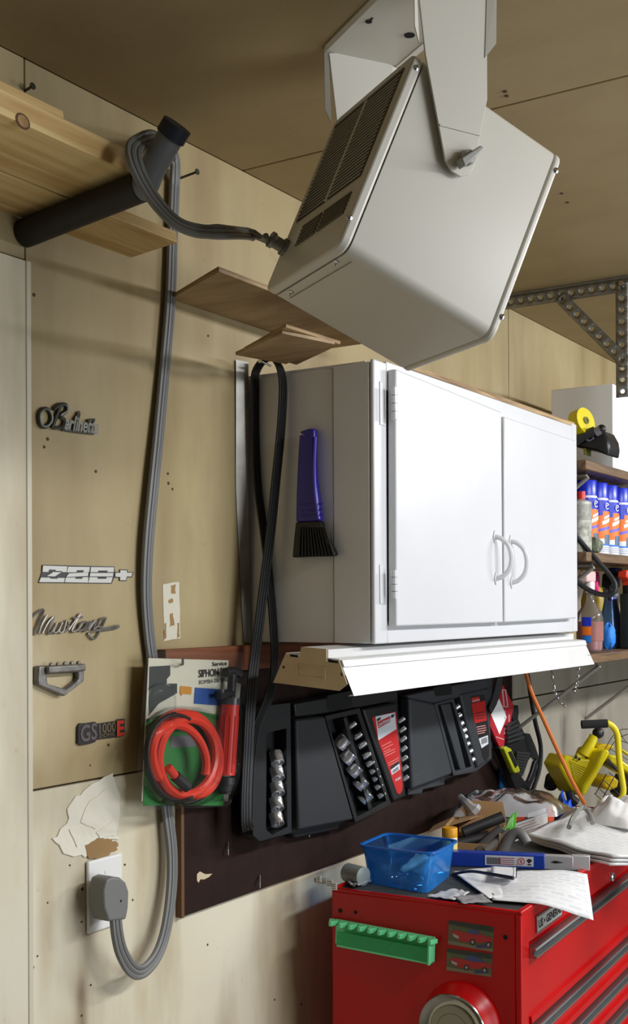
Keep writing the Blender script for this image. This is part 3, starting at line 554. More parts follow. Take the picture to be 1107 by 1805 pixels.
# ================================================================== shop light under the cabinet
LX0, LX1 = 1.752, 2.958
t = thing('shop_light', 'white metal shop light hood mounted under the cabinet', 'lamp', (2.35, -.22, 1.44))
def lp(px, py, x=LX0): return V(px, py, x)
prof = dict(bl=lp(483, 1203), tl=lp(505, 1152), c0=lp(531, 1157), c1=lp(532, 1138), c2=lp(577, 1144), c3=lp(577, 1166), tr=lp(599, 1164), mr=lp(617, 1206), br=lp(624, 1227))
YZ = {k: (v.y, v.z) for k, v in prof.items()}
def seg(a, b, nm, th=.0016, x0=LX0, x1=LX1, m=whitem, bev=0):
    (y0, z0), (y1, z1) = a, b; return build(MB().extr([(x0, y0, z0), (x0, y1, z1), (x1, y1, z1), (x1, y0, z0)], (0, .0006, th)), nm, m, t)
tr, mr, br_ = YZ['tr'], YZ['mr'], YZ['br']; tl, bl = YZ['tl'], YZ['bl']; c0, c1, c2, c3 = YZ['c0'], YZ['c1'], YZ['c2'], YZ['c3']
seg(tr, br_, 'front_reflector'); seg(tl, bl, 'rear_reflector'); seg(tl, tr, 'hood_top')
zc = min(CZ0-.003, c1[1])
build(MB().extr([(LX0+.003, c0[0], tl[1]), (LX0+.003, c1[0], zc), (LX0+.003, c2[0], zc-.004), (LX0+.003, c3[0], tr[1])], (LX1-LX0-.006, 0, 0)), 'wiring_channel', whitem, t, bevel=.001)
lip = [(tr[0]-.001, tr[1]), (tr[0]-.010, tr[1]-.016)]
build(MB().extr([(LX0, tr[0]-.002, tr[1]+.001), (LX0, tr[0]-.006, tr[1]-.010), (LX1, tr[0]-.006, tr[1]-.010), (LX1, tr[0]-.002, tr[1]+.001)], (0, -.003, -.001)), 'reflector_step', whitem, t)
seg((br_[0]+.002, br_[1]+.001), (br_[0]+.010, br_[1]-.001), 'hem')
ec = build(MB().extr([(LX0-.001, *bl), (LX0-.001, *tl), (LX0-.001, *c0), (LX0-.001, c1[0], zc), (LX0-.001, c2[0], zc-.003), (LX0-.001, *c3), (LX0-.001, *tr), (LX0-.001, mr[0]+.004, mr[1]), (LX0-.001, mr[0]+.02, mr[1]-.012)], (-.002, 0, 0)), 'end_cap', creamm, t)
kk = Vs([(562, 1172), (574, 1177), (574, 1199), (523, 1192), (523, 1170)], LX0-.0035)
build(MB().ring([V(x, y, LX0-.003) for x, y in ((523, 1170), (575, 1177), (574, 1199), (522, 1192))], [V(x, y, LX0-.003) for x, y in ((525, 1172), (572, 1179), (571, 1196), (525, 1190))], (-.0018, 0, 0)), 'knockout', creamm, ec)
for q in ([(512, 1153), (525, 1155), (525, 1159), (511, 1157)], [(578, 1162), (595, 1165), (596, 1169), (579, 1167)], [(602, 1186), (604, 1192), (602, 1192), (600, 1186)], [(499, 1173), (502, 1176), (500, 1179), (498, 1176)]): build(MB().extr(Vs(q, LX0-.0032), (-.0004, 0, 0)), 'slot', blk, ec)
build(MB().extr([(LX1, *bl), (LX1, *tl), (LX1, *tr), (LX1, *br_)], (.002, 0, 0)), 'end_cap', whitem, t)
q = Ws([(600, 1163), (622, 1206), (629, 1206), (607, 1163)], tr[0]-.004)
# orange and black cords and two little chains behind the lamp
def cord(nm, lab, pts, r, m, cat='cord'): return tag(build(MB().tube(smooth(pts, 6), r, 8), nm, m), lab, cat)
cord('orange_cord', 'orange cord running from the lamp down to the tool chest', [RD(922, 1165, 2.90), RD(935, 1215, 2.90), RD(958, 1268, 2.91), RD(984, 1325, 2.92), RD(1009, 1378, 2.93), RD(1031, 1418, 2.94)], .0052, M('orange_vinyl', (206, 110, 40), .45))
cord('extension_cord', 'black cord hanging in an arc behind the orange cord', [W(925, 1160, -.075), W(934, 1215, -.075), W(943, 1270, -.075), W(953, 1315, -.075), W(951, 1355, -.075), W(940, 1390, -.075), W(931, 1412, -.075)], .0066, rubber)
for k, (q, lab) in enumerate(((((971, 1180), (977, 1215), (983, 1232), (996, 1246)), 'thin bright chain hanging left under the lamp end'), (((1020, 1170), (1018, 1195), (1016, 1210), (1014, 1222)), 'thin bright chain hanging right under the lamp end'))):
    t2 = thing('chain', lab, 'chain', W(q[0][0], q[0][1]+40, -.2), 'chains under the lamp'); pts = smooth([V(a, b, 2.95) for a, b in q], 4); n = len(pts)
    for i in range(n-1):
        a, b = pts[i], pts[i+1]; d = (b-a).normalized(); s_ = Vec((0, 1, 0)) if i % 2 else Vec((1, 0, 0)); s_ = (s_-d*s_.dot(d)).normalized(); m_ = (a+b)/2; L_ = (b-a).length*.62
        build(MB().tube([m_+d*L_*math.cos(u*math.pi/4)+s_*.0035*math.sin(u*math.pi/4) for u in range(8)], .0008, 4, closed=True), 'link', steel, t2)
# ================================================================== pegboard
PX0, PX1 = 1.655, 3.128
pb0, pt0 = W(312, 1618, -.012).z, W(443, 1180, -.012).z
t = thing('pegboard', 'dark brown perforated pegboard on the wall behind the socket cases', 'pegboard', (2.4, -.006, pb0))
zs = W(440, 1181, -.02).z
build(MB().box((PX0, -.012, pb0-.002), (PX1, -.001, zs-.001)), 'board', peg, t, bevel=.001)
mb = MB()
for i in range(int((PX1-PX0-.02)/.0254)):
    for j in range(14):
        c = Vec((PX0+.014+i*.0254, -.0121, pb0+.016+j*.0254)); mb.disc(c, (0, -1, 0), .0026, .0002, 6)
h_ = build(mb, 'peg_holes', blk, t); h_['kind'] = 'stuff'
build(MB().box((PX0-.004, -.0135, pb0-.003), (PX0+.004, -.001, zs-.001)), 'edge_strip', M('brown_edge', (104, 70, 40), .6), t)
c = [W(*p, -.0124) for p in ((347, 1541), (352, 1536), (362, 1541), (374, 1540), (368, 1546), (360, 1550), (353, 1550), (350, 1556), (347, 1552))]
build(MB().extr(c, (0, -.0003, 0)), 'chip', M('chipped_board', (204, 186, 156), .9), t)
for px, py in ((545, 1465), (402, 1497), (458, 1555)): build(MB().tube([W(px, py-12, -.013), W(px, py, -.022), W(px, py+10, -.022)], .0016, 6), 'peg_hook', pewter, t)
tag(build(MB().box((PX0-.052, -.020, W(440, 1181, -.02).z), (PX1-.02, -.0005, CZ0-.006)), 'wood_strip', rustw, None, bevel=.0015), 'reddish brown wood strip on the wall above the pegboard', 'strip')
# ================================================================== siphon pump in its blister pack
t = thing('siphon_pump_pack', 'clear blister pack with a coiled red hose and pump, hanging left of the socket cases', 'package', W(330, 1420, -.03))
YC = -.036
build(MB().extr(Ws([(262, 1160), (403, 1164), (401, 1200), (425, 1205), (402, 1412), (250, 1412)], YC), (0, .0012, 0)), 'card', M('card_print', (220, 212, 190), .6), t)
build(MB().extr(Ws([(258, 1268), (300, 1255), (330, 1250), (395, 1262), (394, 1420), (252, 1420)], YC-.0006), (0, -.0003, 0)), 'printed_panel', pgreen, t)
build(MB().extr(Ws([(344, 1212), (410, 1216), (408, 1246), (342, 1240)], YC-.0010), (0, -.0003, 0)), 'printed_panel', M('print_blue2', (36, 84, 160), .5), t)
build(MB().extr(Ws([(318, 1209), (338, 1211), (337, 1224), (321, 1223), (320, 1227), (317, 1222)], YC-.0010), (0, -.0003, 0)), 'printed_panel', M('print_amber', (208, 142, 40), .5), t)
build(MB().extr(Ws([(264, 1175), (300, 1173), (300, 1190), (294, 1197), (294, 1205), (312, 1205), (312, 1222), (280, 1240), (262, 1262)], YC-.0008), (0, -.0003, 0)), 'printed_panel', M('print_dark', (56, 58, 54), .5), t)
build(MB().extr(Ws([(300, 1318), (345, 1316), (345, 1296), (302, 1298)], YC-.0012), (0, -.0003, 0)), 'printed_panel', M('print_photo', (120, 112, 118), .5), t)
a, b = W(350, 1194, YC-.001), W(394, 1196, YC-.001)
text('SIPHON PUMP', a, UX, UZ, .019, ink, t, width=(W(412, 1194, YC)-a).length, bold=.02)
text('BOMBA DE SIFON', W(351, 1206, YC-.001), UX, UZ, .010, ink, t, width=(W(408, 1206, YC)-W(351, 1206, YC)).length)
text('Service', W(374, 1174, YC-.001), UX, UZ, .010, ink, t, width=(W(400, 1174, YC)-W(374, 1174, YC)).length, bold=.02)
cc = W(324, 1330, -.062)
def loop(cx, cy, rx, ry, y, r, m, nm, rot=0, a0=0, a1=360, wob=0):
    pts = []
    for i in range(33):
        an = math.radians(a0+(a1-a0)*i/32); x = rx*math.cos(an); z = ry*math.sin(an); c_, s_ = math.cos(rot), math.sin(rot)
        w = W(cx+(x*c_-z*s_), cy-(x*s_+z*c_), y+wob*math.sin(an*2)); pts.append(w)
    return build(MB().tube(pts, r, 9), nm, m, t)
loop(322, 1330, 56, 74, -.052, .0080, hose, 'hose', .08, 0, 350, .004)
loop(330, 1334, 50, 68, -.066, .0085, hose, 'hose', -.1, -60, 310, .004)
loop(316, 1338, 46, 62, -.072, .0078, hose, 'hose', .3, -40, 200, .004)
loop(338, 1330, 48, 72, -.060, .0080, hose, 'hose', .2, -110, 120, .003)
loop(322, 1336, 66, 80, -.058, .0032, rubber, 'thin_tube', .15, -30, 330, .005)
loop(314, 1336, 54, 76, -.078, .0032, rubber, 'thin_tube', .1, 60, 290, .004)
build(MB().tube([W(296, 1352, -.072), W(312, 1372, -.076)], .0075, 9), 'hose_end', hose, t); build(MB().tube([W(309, 1368, -.076), W(330, 1388, -.078)], .0095, 10), 'fitting', rubber, t)
pa, pb = W(406, 1242, -.056), W(398, 1366, -.056); ax = (pa-pb).normalized()
pm = build(MB().tube([pb, pa], .0165, 18), 'pump_barrel', redp, t)
for i in range(12):
    an = 2*math.pi*i/12; u1 = ax.orthogonal().normalized(); u2 = ax.cross(u1); o_ = (u1*math.cos(an)+u2*math.sin(an))*.0162; build(MB().tube([pb+o_+ax*.005, pa+o_-ax*.02], .0016, 5), 'barrel_rib', redp, pm)
build(MB().tube([pb-ax*.004, pb-ax*.016], .018, 16), 'barrel_cap', black, t); build(MB().tube([pb-ax*.014, pb-ax*.034], [.016, .011], 14), 'nozzle', M('charcoal_plastic', (52, 52, 54), .4), t)
build(MB().tube([pa, pa+ax*.012], .0175, 16), 'collar', M('smoke_plastic', (70, 70, 72), .2), t); build(MB().tube([pa, pa+ax*.055], .008, 12), 'plunger', black, t)
build(MB().tube([pa+ax*.02-Vec((.04, 0, 0)), pa+ax*.02], .009, 10), 'outlet_pipe', black, t)
build(MB().tube(smooth([pa+ax*.055-Vec((.022, 0, -.004)), pa+ax*.061, pa+ax*.055+Vec((.022, 0, .0))], 4), .0085, 10), 'handle', black, t)
# clear shell: flange, domes
build(MB().extr(Ws([(258, 1147), (428, 1150), (436, 1180), (436, 1215), (410, 1412), (402, 1422), (245, 1428), (238, 1418)], YC-.003), (0, .0006, 0)), 'shell_flange', blister, t)
def dome(cx, cy, rx, ry, y0, y1, nm):
    n = 24; prof = [(1.06, 0), (1.0, .45), (.92, .85), (.8, 1.0), (.45, 1.04), (.0, 1.05)]
    vs = []; fs = []
    for (k, h) in prof:
        for q in range(n):
            an = 2*math.pi*q/n; ex = math.copysign(abs(math.cos(an))**.75, math.cos(an)); ez = math.copysign(abs(math.sin(an))**.75, math.sin(an)); vs.append(W(cx+rx*k*ex, cy-ry*k*ez, y0+(y1-y0)*h))
    for i in range(len(prof)-1):
        for q in range(n): fs.append((i*n+q, i*n+(q+1) % n, (i+1)*n+(q+1) % n, (i+1)*n+q))
    return build(MB().add(vs, fs), nm, blister, t, sm=1.2)
dome(324, 1334, 72, 84, YC-.004, -.092, 'hose_dome'); dome(404, 1290, 26, 112, YC-.004, -.082, 'pump_dome'); dome(286, 1240, 24, 34, YC-.004, -.062, 'grip_dome')
build(MB().tube([W(322, 1172, -.021), W(322, 1170, -.05), W(322, 1162, -.058)], .0022, 8), 'hanger_hook', pewter, t)
# ================================================================== socket cases
YS = -.062
def case(lab, pads, cat='case', loc=(0, 0)):
    return thing('socket_case', lab, cat, W(loc[0], loc[1], YS), 'socket cases on the pegboard')
tA = case('left black moulded socket case with tall slot of big chrome sockets and long red label', None, loc=(590, 1460))
tB = case('right dark grey moulded socket case nearest the tool chest end', None, loc=(790, 1370))
def sl_(t, pts, y, th, nm, m, bev=.003): return build(MB().extr(Ws(pts, y), (0, th, 0)), nm, m, t, bevel=bev)
sl_(tA, [(438, 1246), (512, 1238), (600, 1222), (700, 1214), (716, 1404), (690, 1412), (602, 1452), (596, 1462), (520, 1478), (512, 1466), (456, 1482), (446, 1470)], -.034, .020, 'tray', black2)
def frame_(t, outer, inner, y, th, m, nm='tray_wall'): return build(MB().ring(Ws(outer, y), Ws(inner, y), (0, th, 0)), nm, m, t, bevel=.002)
frame_(tA, [(440, 1247), (512, 1239), (514, 1468), (458, 1483), (446, 1472)], [(470, 1292), (505, 1284), (507, 1458), (480, 1472), (469, 1462)], YS, .029, black2)
sl_(tA, [(522, 1268), (573, 1262), (624, 1445), (527, 1464)], YS, .029, 'raised_pad', M('charcoal_molded', (34, 36, 39), .55, bump=.2, bs=400), .005)
frame_(tA, [(573, 1262), (634, 1248), (690, 1418), (626, 1450)], [(577, 1270), (630, 1258), (682, 1412), (630, 1440)], YS, .029, black2)
sl_(tA, [(606, 1266), (611, 1264), (656, 1424), (650, 1428)], YS, .029, 'divider', black2, .001)
sl_(tA, [(640, 1250), (700, 1238), (716, 1404), (694, 1414)], YS, .029, 'label_block', black2, .005)
sl_(tA, [(519, 1240), (600, 1226), (640, 1214), (700, 1206), (702, 1234), (640, 1246), (573, 1258), (521, 1264)], YS+.006, .022, 'top_rim', black2, .003)
sl_(tA, [(577, 1226), (620, 1217), (622, 1244), (582, 1256), (575, 1244)], YS+.0055, .002, 'handle_recess', blk, .001)
sl_(tA, [(656, 1265), (698, 1254), (702, 1300), (710, 1385), (709, 1394), (705, 1400), (700, 1398), (697, 1390), (667, 1306)], YS-.0006, .0004, 'label', lred, 0)
sl_(tA, [(662, 1263), (696, 1256), (699, 1285), (667, 1305)], YS-.0009, .0003, 'label_panel', M('label_white', (214, 218, 222), .5), 0)
sl_(tA, [(665, 1273), (688, 1262), (688, 1272), (667, 1284)], YS-.0012, .0003, 'label_panel', lred, 0)
o, e = W(666.5, 1282, YS-.0013), W(687, 1271.5, YS-.0013); text('CRAFTSMAN', o, e-o, UZ, .011, M('label_white', (214, 218, 222), .5), tA, width=(e-o).length, bold=.02)
for q in ([(664, 1268), (671, 1264), (671, 1268), (665, 1272)], [(689, 1261), (695, 1258), (695, 1263), (690, 1266)]): sl_(tA, q, YS-.0012, .0003, 'label_panel', ink, 0)
sl_(tA, [(688, 1352), (703, 1341), (704, 1347), (689, 1358)], YS-.0009, .0003, 'label_panel', ink, 0)
sl_(tA, [(689, 1357), (704, 1346), (705, 1356), (691, 1366)], YS-.0010, .0003, 'label_panel', M('label_white', (214, 218, 222), .5), 0)
for i in range(8): sl_(tA, [(692+i*1.35, 1358-i*.95), (692.8+i*1.35, 1357.5-i*.95), (693.3+i*1.35, 1363-i*.95), (692.5+i*1.35, 1363.5-i*.95)], YS-.0012, .0002, 'barcode_bar', ink, 0)
pale = M('label_pale_red', (222, 150, 140), .5)
for y, x0, x1 in ((1310, 673, 690), (1315, 675, 693), (1320, 677, 688), (1324, 677, 696), (1328, 679, 697), (1340, 684, 703), (1344, 685, 703)):
    k = (x1-x0)*-.5; sl_(tA, [(x0, y+5), (x1, y+5+k), (x1, y+6+k), (x0, y+6)], YS-.0009, .0002, 'print_line', pale, 0)
o, e = W(696, 1378, YS-.001), W(706, 1372, YS-.001); text('TOOLS', o, e-o, UZ, .007, M('label_white', (214, 218, 222), .5), tA, width=(e-o).length, bold=.03)
sl_(tB, [(719, 1224), (800, 1206), (868, 1192), (869, 1338), (838, 1362), (806, 1366), (784, 1377), (784, 1384), (746, 1392), (744, 1400), (720, 1402)], -.034, .020, 'tray', greyp)
sl_(tB, [(722, 1230), (767, 1240), (798, 1360), (795, 1366), (727, 1392)], YS, .029, 'raised_pad', greyp, .006)
sl_(tB, [(718, 1226), (800, 1208), (866, 1194), (866, 1212), (800, 1232), (767, 1240), (722, 1231)], YS+.004, .024, 'top_rim', greyp, .003)
sl_(tB, [(764, 1212), (796, 1205), (797, 1224), (768, 1228)], YS+.0035, .002, 'handle_recess', blk, .001)
frame_(tB, [(767, 1240), (800, 1231), (840, 1360), (800, 1368)], [(772, 1243), (798, 1237), (832, 1352), (803, 1360)], YS, .029, greyp)
sl_(tB, [(778, 1242), (794, 1239), (822, 1355), (812, 1358)], YS+.006, .022, 'divider', greyp, .003)
sl_(tB, [(812, 1224), (862, 1212), (868, 1338), (842, 1354)], YS, .029, 'label_block', greyp, .005)
sl_(tB, [(830, 1227), (854, 1224), (863, 1300), (862, 1332), (857, 1342), (851, 1336)], YS-.0006, .0004, 'label', M('label_black', (26, 22, 24), .5), 0)
sl_(tB, [(831, 1241), (855, 1235), (858, 1270), (837, 1275)], YS-.0009, .0003, 'label_panel', lred, 0)
sl_(tB, [(831, 1230), (845, 1228), (846, 1236), (832, 1239)], YS-.0009, .0003, 'label_panel', lred, 0)
o, e = W(832.5, 1238, YS-.0011), W(845, 1235, YS-.0011); text('CRAFTSMAN', o, e-o, UZ, .0075, M('label_white', (214, 218, 222), .5), tB, width=(e-o).length)
for y, x0, x1, m in ((1257, 838, 854, ink), (1262, 839, 855, ink), (1267, 839, 855, ink), (1281, 840, 856, pale), (1285, 841, 857, pale), (1289, 841, 857, pale), (1293, 842, 855, pale)): sl_(tB, [(x0, y), (x1, y-3), (x1, y-1.6), (x0, y+1.4)], YS-.0011, .0002, 'print_line', m, 0)
sl_(tB, [(844, 1302), (860, 1296), (861, 1311), (849, 1319)], YS-.0009, .0003, 'label_panel', M('label_white', (214, 218, 222), .5), 0)
for i in range(7): sl_(tB, [(848.5+i*1.5, 1303-i*.6), (849.3+i*1.5, 1302.6-i*.6), (849.9+i*1.5, 1312-i*.6), (849.1+i*1.5, 1312.4-i*.6)], YS-.0012, .0002, 'barcode_bar', ink, 0)
# sockets: one of each built, then copied
def socket_mesh(nm, r, h):
    return MB().lathe([(r*.55, .0015), (r*.55, 0), (r*.92, 0), (r, .001), (r, h*.45), (r*.96, h*.5), (r*.98, h), (r*.92, h+.0008), (r*.72, h+.0008), (r*.66, h*.55), (0, h*.55)], (0, 0, 0), (0, 0, 1), 18)
def put(px, py, y, r, h, ax, lab, grp, proto=[None, 0, 0]):
    if proto[0] is None or (proto[1], proto[2]) != (r, h):
        proto[0] = build(socket_mesh('socket', r, h), 'socket', chrome); proto[1], proto[2] = r, h; o = proto[0]
    else: o = proto[0].copy(); COL.objects.link(o)
    ax = Vec(ax).normalized(); o.location = W(px, py, y)-ax*h*.5; o.rotation_euler = ax.to_track_quat('Z', 'X').to_euler(); return tag(o, lab, 'socket', grp)
ordn = ['topmost', 'second from the top', 'middle', 'second from the bottom', 'bottom']
for i, (x, y) in enumerate(((487, 1336), (488, 1363), (488, 1390), (487, 1417), (487, 1444))): put(x, y, -.050, .0140, .023, (-.38, -.5, -.78), 'large chrome socket in the leftmost slot, the %s of five' % ordn[i], 'big sockets in the left slot')
for i, (x, y) in enumerate(((602, 1308), (613, 1334), (624, 1357), (635, 1380), (643, 1404))): put(x, y, -.052, .0155, .024, (.35, -.62, .7), 'large chrome socket beside the dark pad, the %s of five' % ordn[i], 'big sockets beside the pad')
NTH = ['first', 'second', 'third', 'fourth', 'fifth', 'sixth', 'seventh', 'eighth', 'ninth']
small = [(620, 1278), (630, 1297), (638, 1313), (646, 1331), (652, 1345), (658, 1358), (663, 1371), (667, 1386), (672, 1401)]
for x, y in small: put(x, y, -.052, .0066, .018, (.5, -.62, .5), 'small chrome socket, %s from the top in the row left of the red label' % NTH[small.index((x, y))], 'small sockets left of the label')
tiny = [(707, 1269), (709, 1286), (710, 1303), (711, 1320), (712, 1337), (713, 1354), (714, 1372)]
for x, y in tiny: put(x, y, -.064, .0055, .016, (.5, -.62, .5), 'tiny chrome socket between the two socket cases, %s from the top' % NTH[tiny.index((x, y))], 'tiny sockets between the cases')
gre = [(804, 1247), (807, 1262), (811, 1276), (816, 1288), (818, 1300), (822, 1312), (827, 1325), (831, 1340)]
for x, y in gre: put(x, y, -.052, .0075, .018, (.5, -.62, .5), 'small dark socket in the grey right case, %s from the top' % NTH[gre.index((x, y))], 'sockets in the right case')
# ================================================================== things right of the cases
YR = -.05
t = thing('tool_card', 'red diamond shaped tool card with a white slip, right of the grey socket case', 'package', W(885, 1317, YR))
CR = lambda P, y: Ws([(855+a/7.22, 1170+b/7.22) for a, b in P], y)
build(MB().extr(CR([(225, 265), (362, 525), (330, 740), (240, 1040), (185, 1065), (65, 790), (70, 620), (180, 430)], YR), (0, .008, 0)), 'card', M('card_red', (178, 34, 44), .45), t)
build(MB().extr(CR([(180, 445), (275, 680), (185, 900), (75, 640)], YR-.0006), (0, .0004, 0)), 'paper_slip', paper, t)
for q in ([(215, 340), (230, 330), (250, 530), (235, 530)], [(255, 335), (270, 340), (300, 560), (285, 560)], [(215, 325), (270, 330), (272, 345), (217, 340)], [(225, 530), (300, 550), (302, 562), (225, 545)], [(250, 590), (262, 595), (258, 700), (246, 700)], [(300, 640), (315, 650), (312, 740), (300, 740)], [(250, 800), (265, 790), (250, 900), (240, 900)], [(140, 925), (245, 960), (243, 970), (140, 936)]): build(MB().extr(CR(q, YR-.0006), (0, .0004, 0)), 'print_mark', M('print_pinkish', (214, 168, 176), .5), t)
t = thing('tool_rack', 'black ribbed plastic wrench rack hanging crooked right of the red tool card', 'rack', W(935, 1400, YR))
build(MB().extr(CR([(300, 740), (360, 700), (420, 690), (500, 880), (575, 890), (640, 1040), (690, 1190), (655, 1230), (600, 1170), (555, 1230), (520, 1330), (490, 1410), (450, 1460), (330, 1200), (240, 1060)], -.045), (0, .012, 0)), 'body', black, t, bevel=.002)
build(MB().extr(CR([(360, 530), (425, 528), (432, 620), (425, 700), (355, 740)], -.048), (0, .014, 0)), 'hook_post', black, t, bevel=.002)
build(MB().extr(CR([(180, 1065), (250, 1050), (470, 1440), (640, 1665), (540, 1670), (400, 1625)], -.058), (0, .018, 0)), 'arm', black, t, bevel=.003)
build(MB().extr(CR([(640, 1240), (690, 1200), (655, 1400), (570, 1600), (540, 1640), (515, 1520), (560, 1480), (600, 1380)], -.050), (0, .010, 0)), 'side_arm', black, t, bevel=.002)
for i in range(8): build(MB().tube(CR([(395-i*2, 1130+i*36), (560-i*12, 1150+i*36)], -.056), .004, 6), 'rib', M('rib_black', (46, 47, 48), .35), t)
for i in range(5): build(MB().tube(CR([(270+i*2, 800+i*50), (400+i*22, 720+i*54)], -.056), .0045, 6), 'rib', M('rib_black', (46, 47, 48), .35), t)
t = thing('utility_light', 'yellow and black stick tool clipped on the black wrench rack', 'tool', W(905, 1365, -.07))
build(MB().extr(CR([(245, 1080), (275, 1050), (335, 1080), (450, 1350), (440, 1385), (385, 1395), (365, 1370)], -.078), (0, .016, 0)), 'body', M('olive_yellow', (172, 176, 30), .4), t, bevel=.003)
build(MB().extr(CR([(295, 1125), (340, 1110), (420, 1290), (390, 1330)], -.0795), (0, .004, 0)), 'grip', black, t, bevel=.001)
tag(build(MB().extr(CR([(160, 180), (228, 170), (215, 300), (150, 520), (85, 640), (60, 560), (110, 400)], -.072), (0, .006, 0)), 'black_strap', M('strap_black', (48, 50, 52), .45), None, bevel=.001), 'dark strap hanging down in front of the red tool card', 'strap')
t = thing('small_packet', 'little blue and white packet hanging low on the pegboard behind the black rack', 'packet', W(893, 1392, -.02))
build(MB().extr(CR([(212, 1330), (300, 1330), (335, 1590), (215, 1590)], -.024), (0, .010, 0)), 'packet', M('packet_blue', (40, 120, 190), .4), t, bevel=.002)
build(MB().extr(CR([(213, 1330), (270, 1330), (280, 1410), (214, 1420)], -.0245), (0, .0004, 0)), 'print', M('packet_white', (190, 190, 195), .5), t)
for y in (1450, 1530): build(MB().ring(CR([(235, y), (260, y-15), (280, y), (275, y+35), (245, y+40)], -.0245), CR([(243, y+6), (260, y), (270, y+6), (267, y+26), (248, y+30)], -.0245), (0, .0004, 0)), 'print', M('packet_white', (190, 190, 195), .5), t)
# ================================================================== tool chest
th = math.radians(3); TO = H(919, 1607, 1.04); TU = Vec((math.cos(th), math.sin(th), 0)); TV = Vec((-math.sin(th), math.cos(th), 0)); TD = .395; TWd = 1.16
TF = Fr(TO, TU, TV, UZ); TZ = 1.04
def ts(px, py, off=0): return PL(px, py, TO-TU*off, TU)
def tf(px, py, off=0): return PL(px, py, TO-TV*off, TV)
def loc(p): d = p-TO; return Vec((d.dot(TU), d.dot(TV), d.z))
tc = thing('tool_chest', 'tall red metal tool chest with aluminium drawer pulls against the wall', 'tool chest', TF((TWd/2, TD/2, -TZ)))
build(MB(TF).box((0, .012, -TZ+.06), (TWd, TD, -.006)), 'body', red, tc, bevel=.003)
build(MB(TF).box((.02, .03, -TZ), (TWd-.02, TD-.02, -TZ+.062)), 'plinth', black, tc)
build(MB(TF).box((0, 0, -TZ+.06), (.042, .0125, -.001)), 'corner_post', red, tc, bevel=.003); build(MB(TF).box((TWd-.042, 0, -TZ+.06), (TWd, .0125, -.001)), 'corner_post', red, tc, bevel=.003)
build(MB(TF).box((0.002, TD-.008, -.008), (TWd-.002, TD, 0)), 'top_rim', red, tc, bevel=.002); build(MB(TF).box((0, .0, -.008), (.008, TD, 0)), 'top_rim', red, tc, bevel=.002)
build(MB(TF).box((TWd-.008, 0, -.008), (TWd, TD, 0)), 'top_rim', red, tc, bevel=.002); build(MB(TF).box((0, -.001, -.010), (TWd, .012, 0)), 'top_rim', red, tc, bevel=.003)
build(MB(TF).box((.008, .012, -.008), (TWd-.008, TD-.008, -.0045)), 'top_mat', mat_, tc)
build(MB(TF).box((.040, .001, -.066), (TWd-.042, .012, -.008)), 'top_panel', red, tc, bevel=.002)
lk = loc(tf(1077, 1545)); l_ = build(MB(TF).lathe([(.011, 0), (.0105, .006), (.008, .008), (0, .008)], (lk.x, .001, lk.z), (0, -1, 0), 16), 'lock', chrome, tc); build(MB(TF).box((lk.x-.001, -.0078, lk.z-.005), (lk.x+.001, -.0070, lk.z+.005)), 'key_slot', blk, l_)
la, lb = loc(tf(945, 1613)), loc(tf(946, 1645)); lw = .150
pl = build(MB(TF).box((la.x, -.0022, lb.z), (la.x+lw, .001, la.z-.002)), 'name_plate', alum, tc, bevel=.0006)
build(MB(TF).box((la.x+.003, -.0026, lb.z+.003), (la.x+lw-.003, -.0020, la.z-.005)), 'plate_face', M('plate_grey', (176, 176, 172), .4), pl)
text('US ★ GENERAL'.replace('★', '•'), TF((la.x+.007, -.0027, lb.z+.009)), TU, UZ, .021, ink, pl, width=lw-.014, bold=.03)
def drawer(zt, zb):
    d = build(MB(TF).box((.044, .003, zb), (TWd-.044, .014, zt)), 'drawer', red, tc, bevel=.002)
    h = build(MB(TF).extr([(.044, .004, zt), (.044, -.011, zt-.002), (.044, -.013, zt-.005), (.044, -.006, zt-.007), (.044, -.006, zt-.014), (.044, -.014, zt-.016), (.044, -.013, zt-.020), (.044, .004, zt-.021)], (TWd-.088, 0, 0)), 'pull', alum, d)
    build(MB(TF).box((.0445, -.0075, zt-.0138), (TWd-.0445, -.0055, zt-.0072)), 'pull_groove', M('groove_dark', (50, 52, 52), .5), d)
    build(MB(TF).extr([(.044, .004, zb+.016), (.044, -.003, zb+.014), (.044, -.004, zb+.002), (.044, .004, zb)], (TWd-.088, 0, 0)), 'drawer_lip', red, d)
    return d
z = -.076
for h in (.148, .073, .073, .073, .09, .10, .12, .14): drawer(z, z-h+.005); z -= h
for px, py, r in ((600, 1605, .0045), (627, 1608, .0035), (891, 1652, .0045)): build(MB().disc(ts(px, py, .0002), -TU, r, .0006, 12), 'side_hole', blk, tc)
# green magnetic tray
GA = Fr(ts(768, 1662, .0), TU, TV, UZ)
e0, e1 = loc(ts(594, 1619)), loc(ts(768, 1651)); L = (Vec((0, e0.y, e0.z))-Vec((0, e1.y, e1.z))); gl = L.length; gv = (TV*L.y+UZ*L.z).normalized(); gw = (UZ-gv*UZ.dot(gv)).normalized()
GF = Fr(ts(768, 1651), -TU, gv, gw)
t = thing('magnetic_holder', 'green plastic magnetic tool holder on the red side of the chest', 'tool holder', ts(680, 1670))
hgt = (ts(768, 1652)-ts(768, 1697)).length
build(MB(GF).box((.0008, 0, -hgt), (.005, gl, 0)), 'back_plate', green, t, bevel=.001)
build(MB(GF).box((.004, 0, -hgt), (.022, gl-.012, -hgt+.004)), 'floor_plate', green, t, bevel=.001); build(MB(GF).box((.004, 0, -hgt), (.028, .004, 0)), 'end_plate', green, t, bevel=.001)
build(MB(GF).box((.0185, .003, -hgt), (.0215, gl-.012, -hgt+.030)), 'front_panel', clear('green_clear', (140, 235, 180), .2, .2, .55, (86, 206, 136)), t)
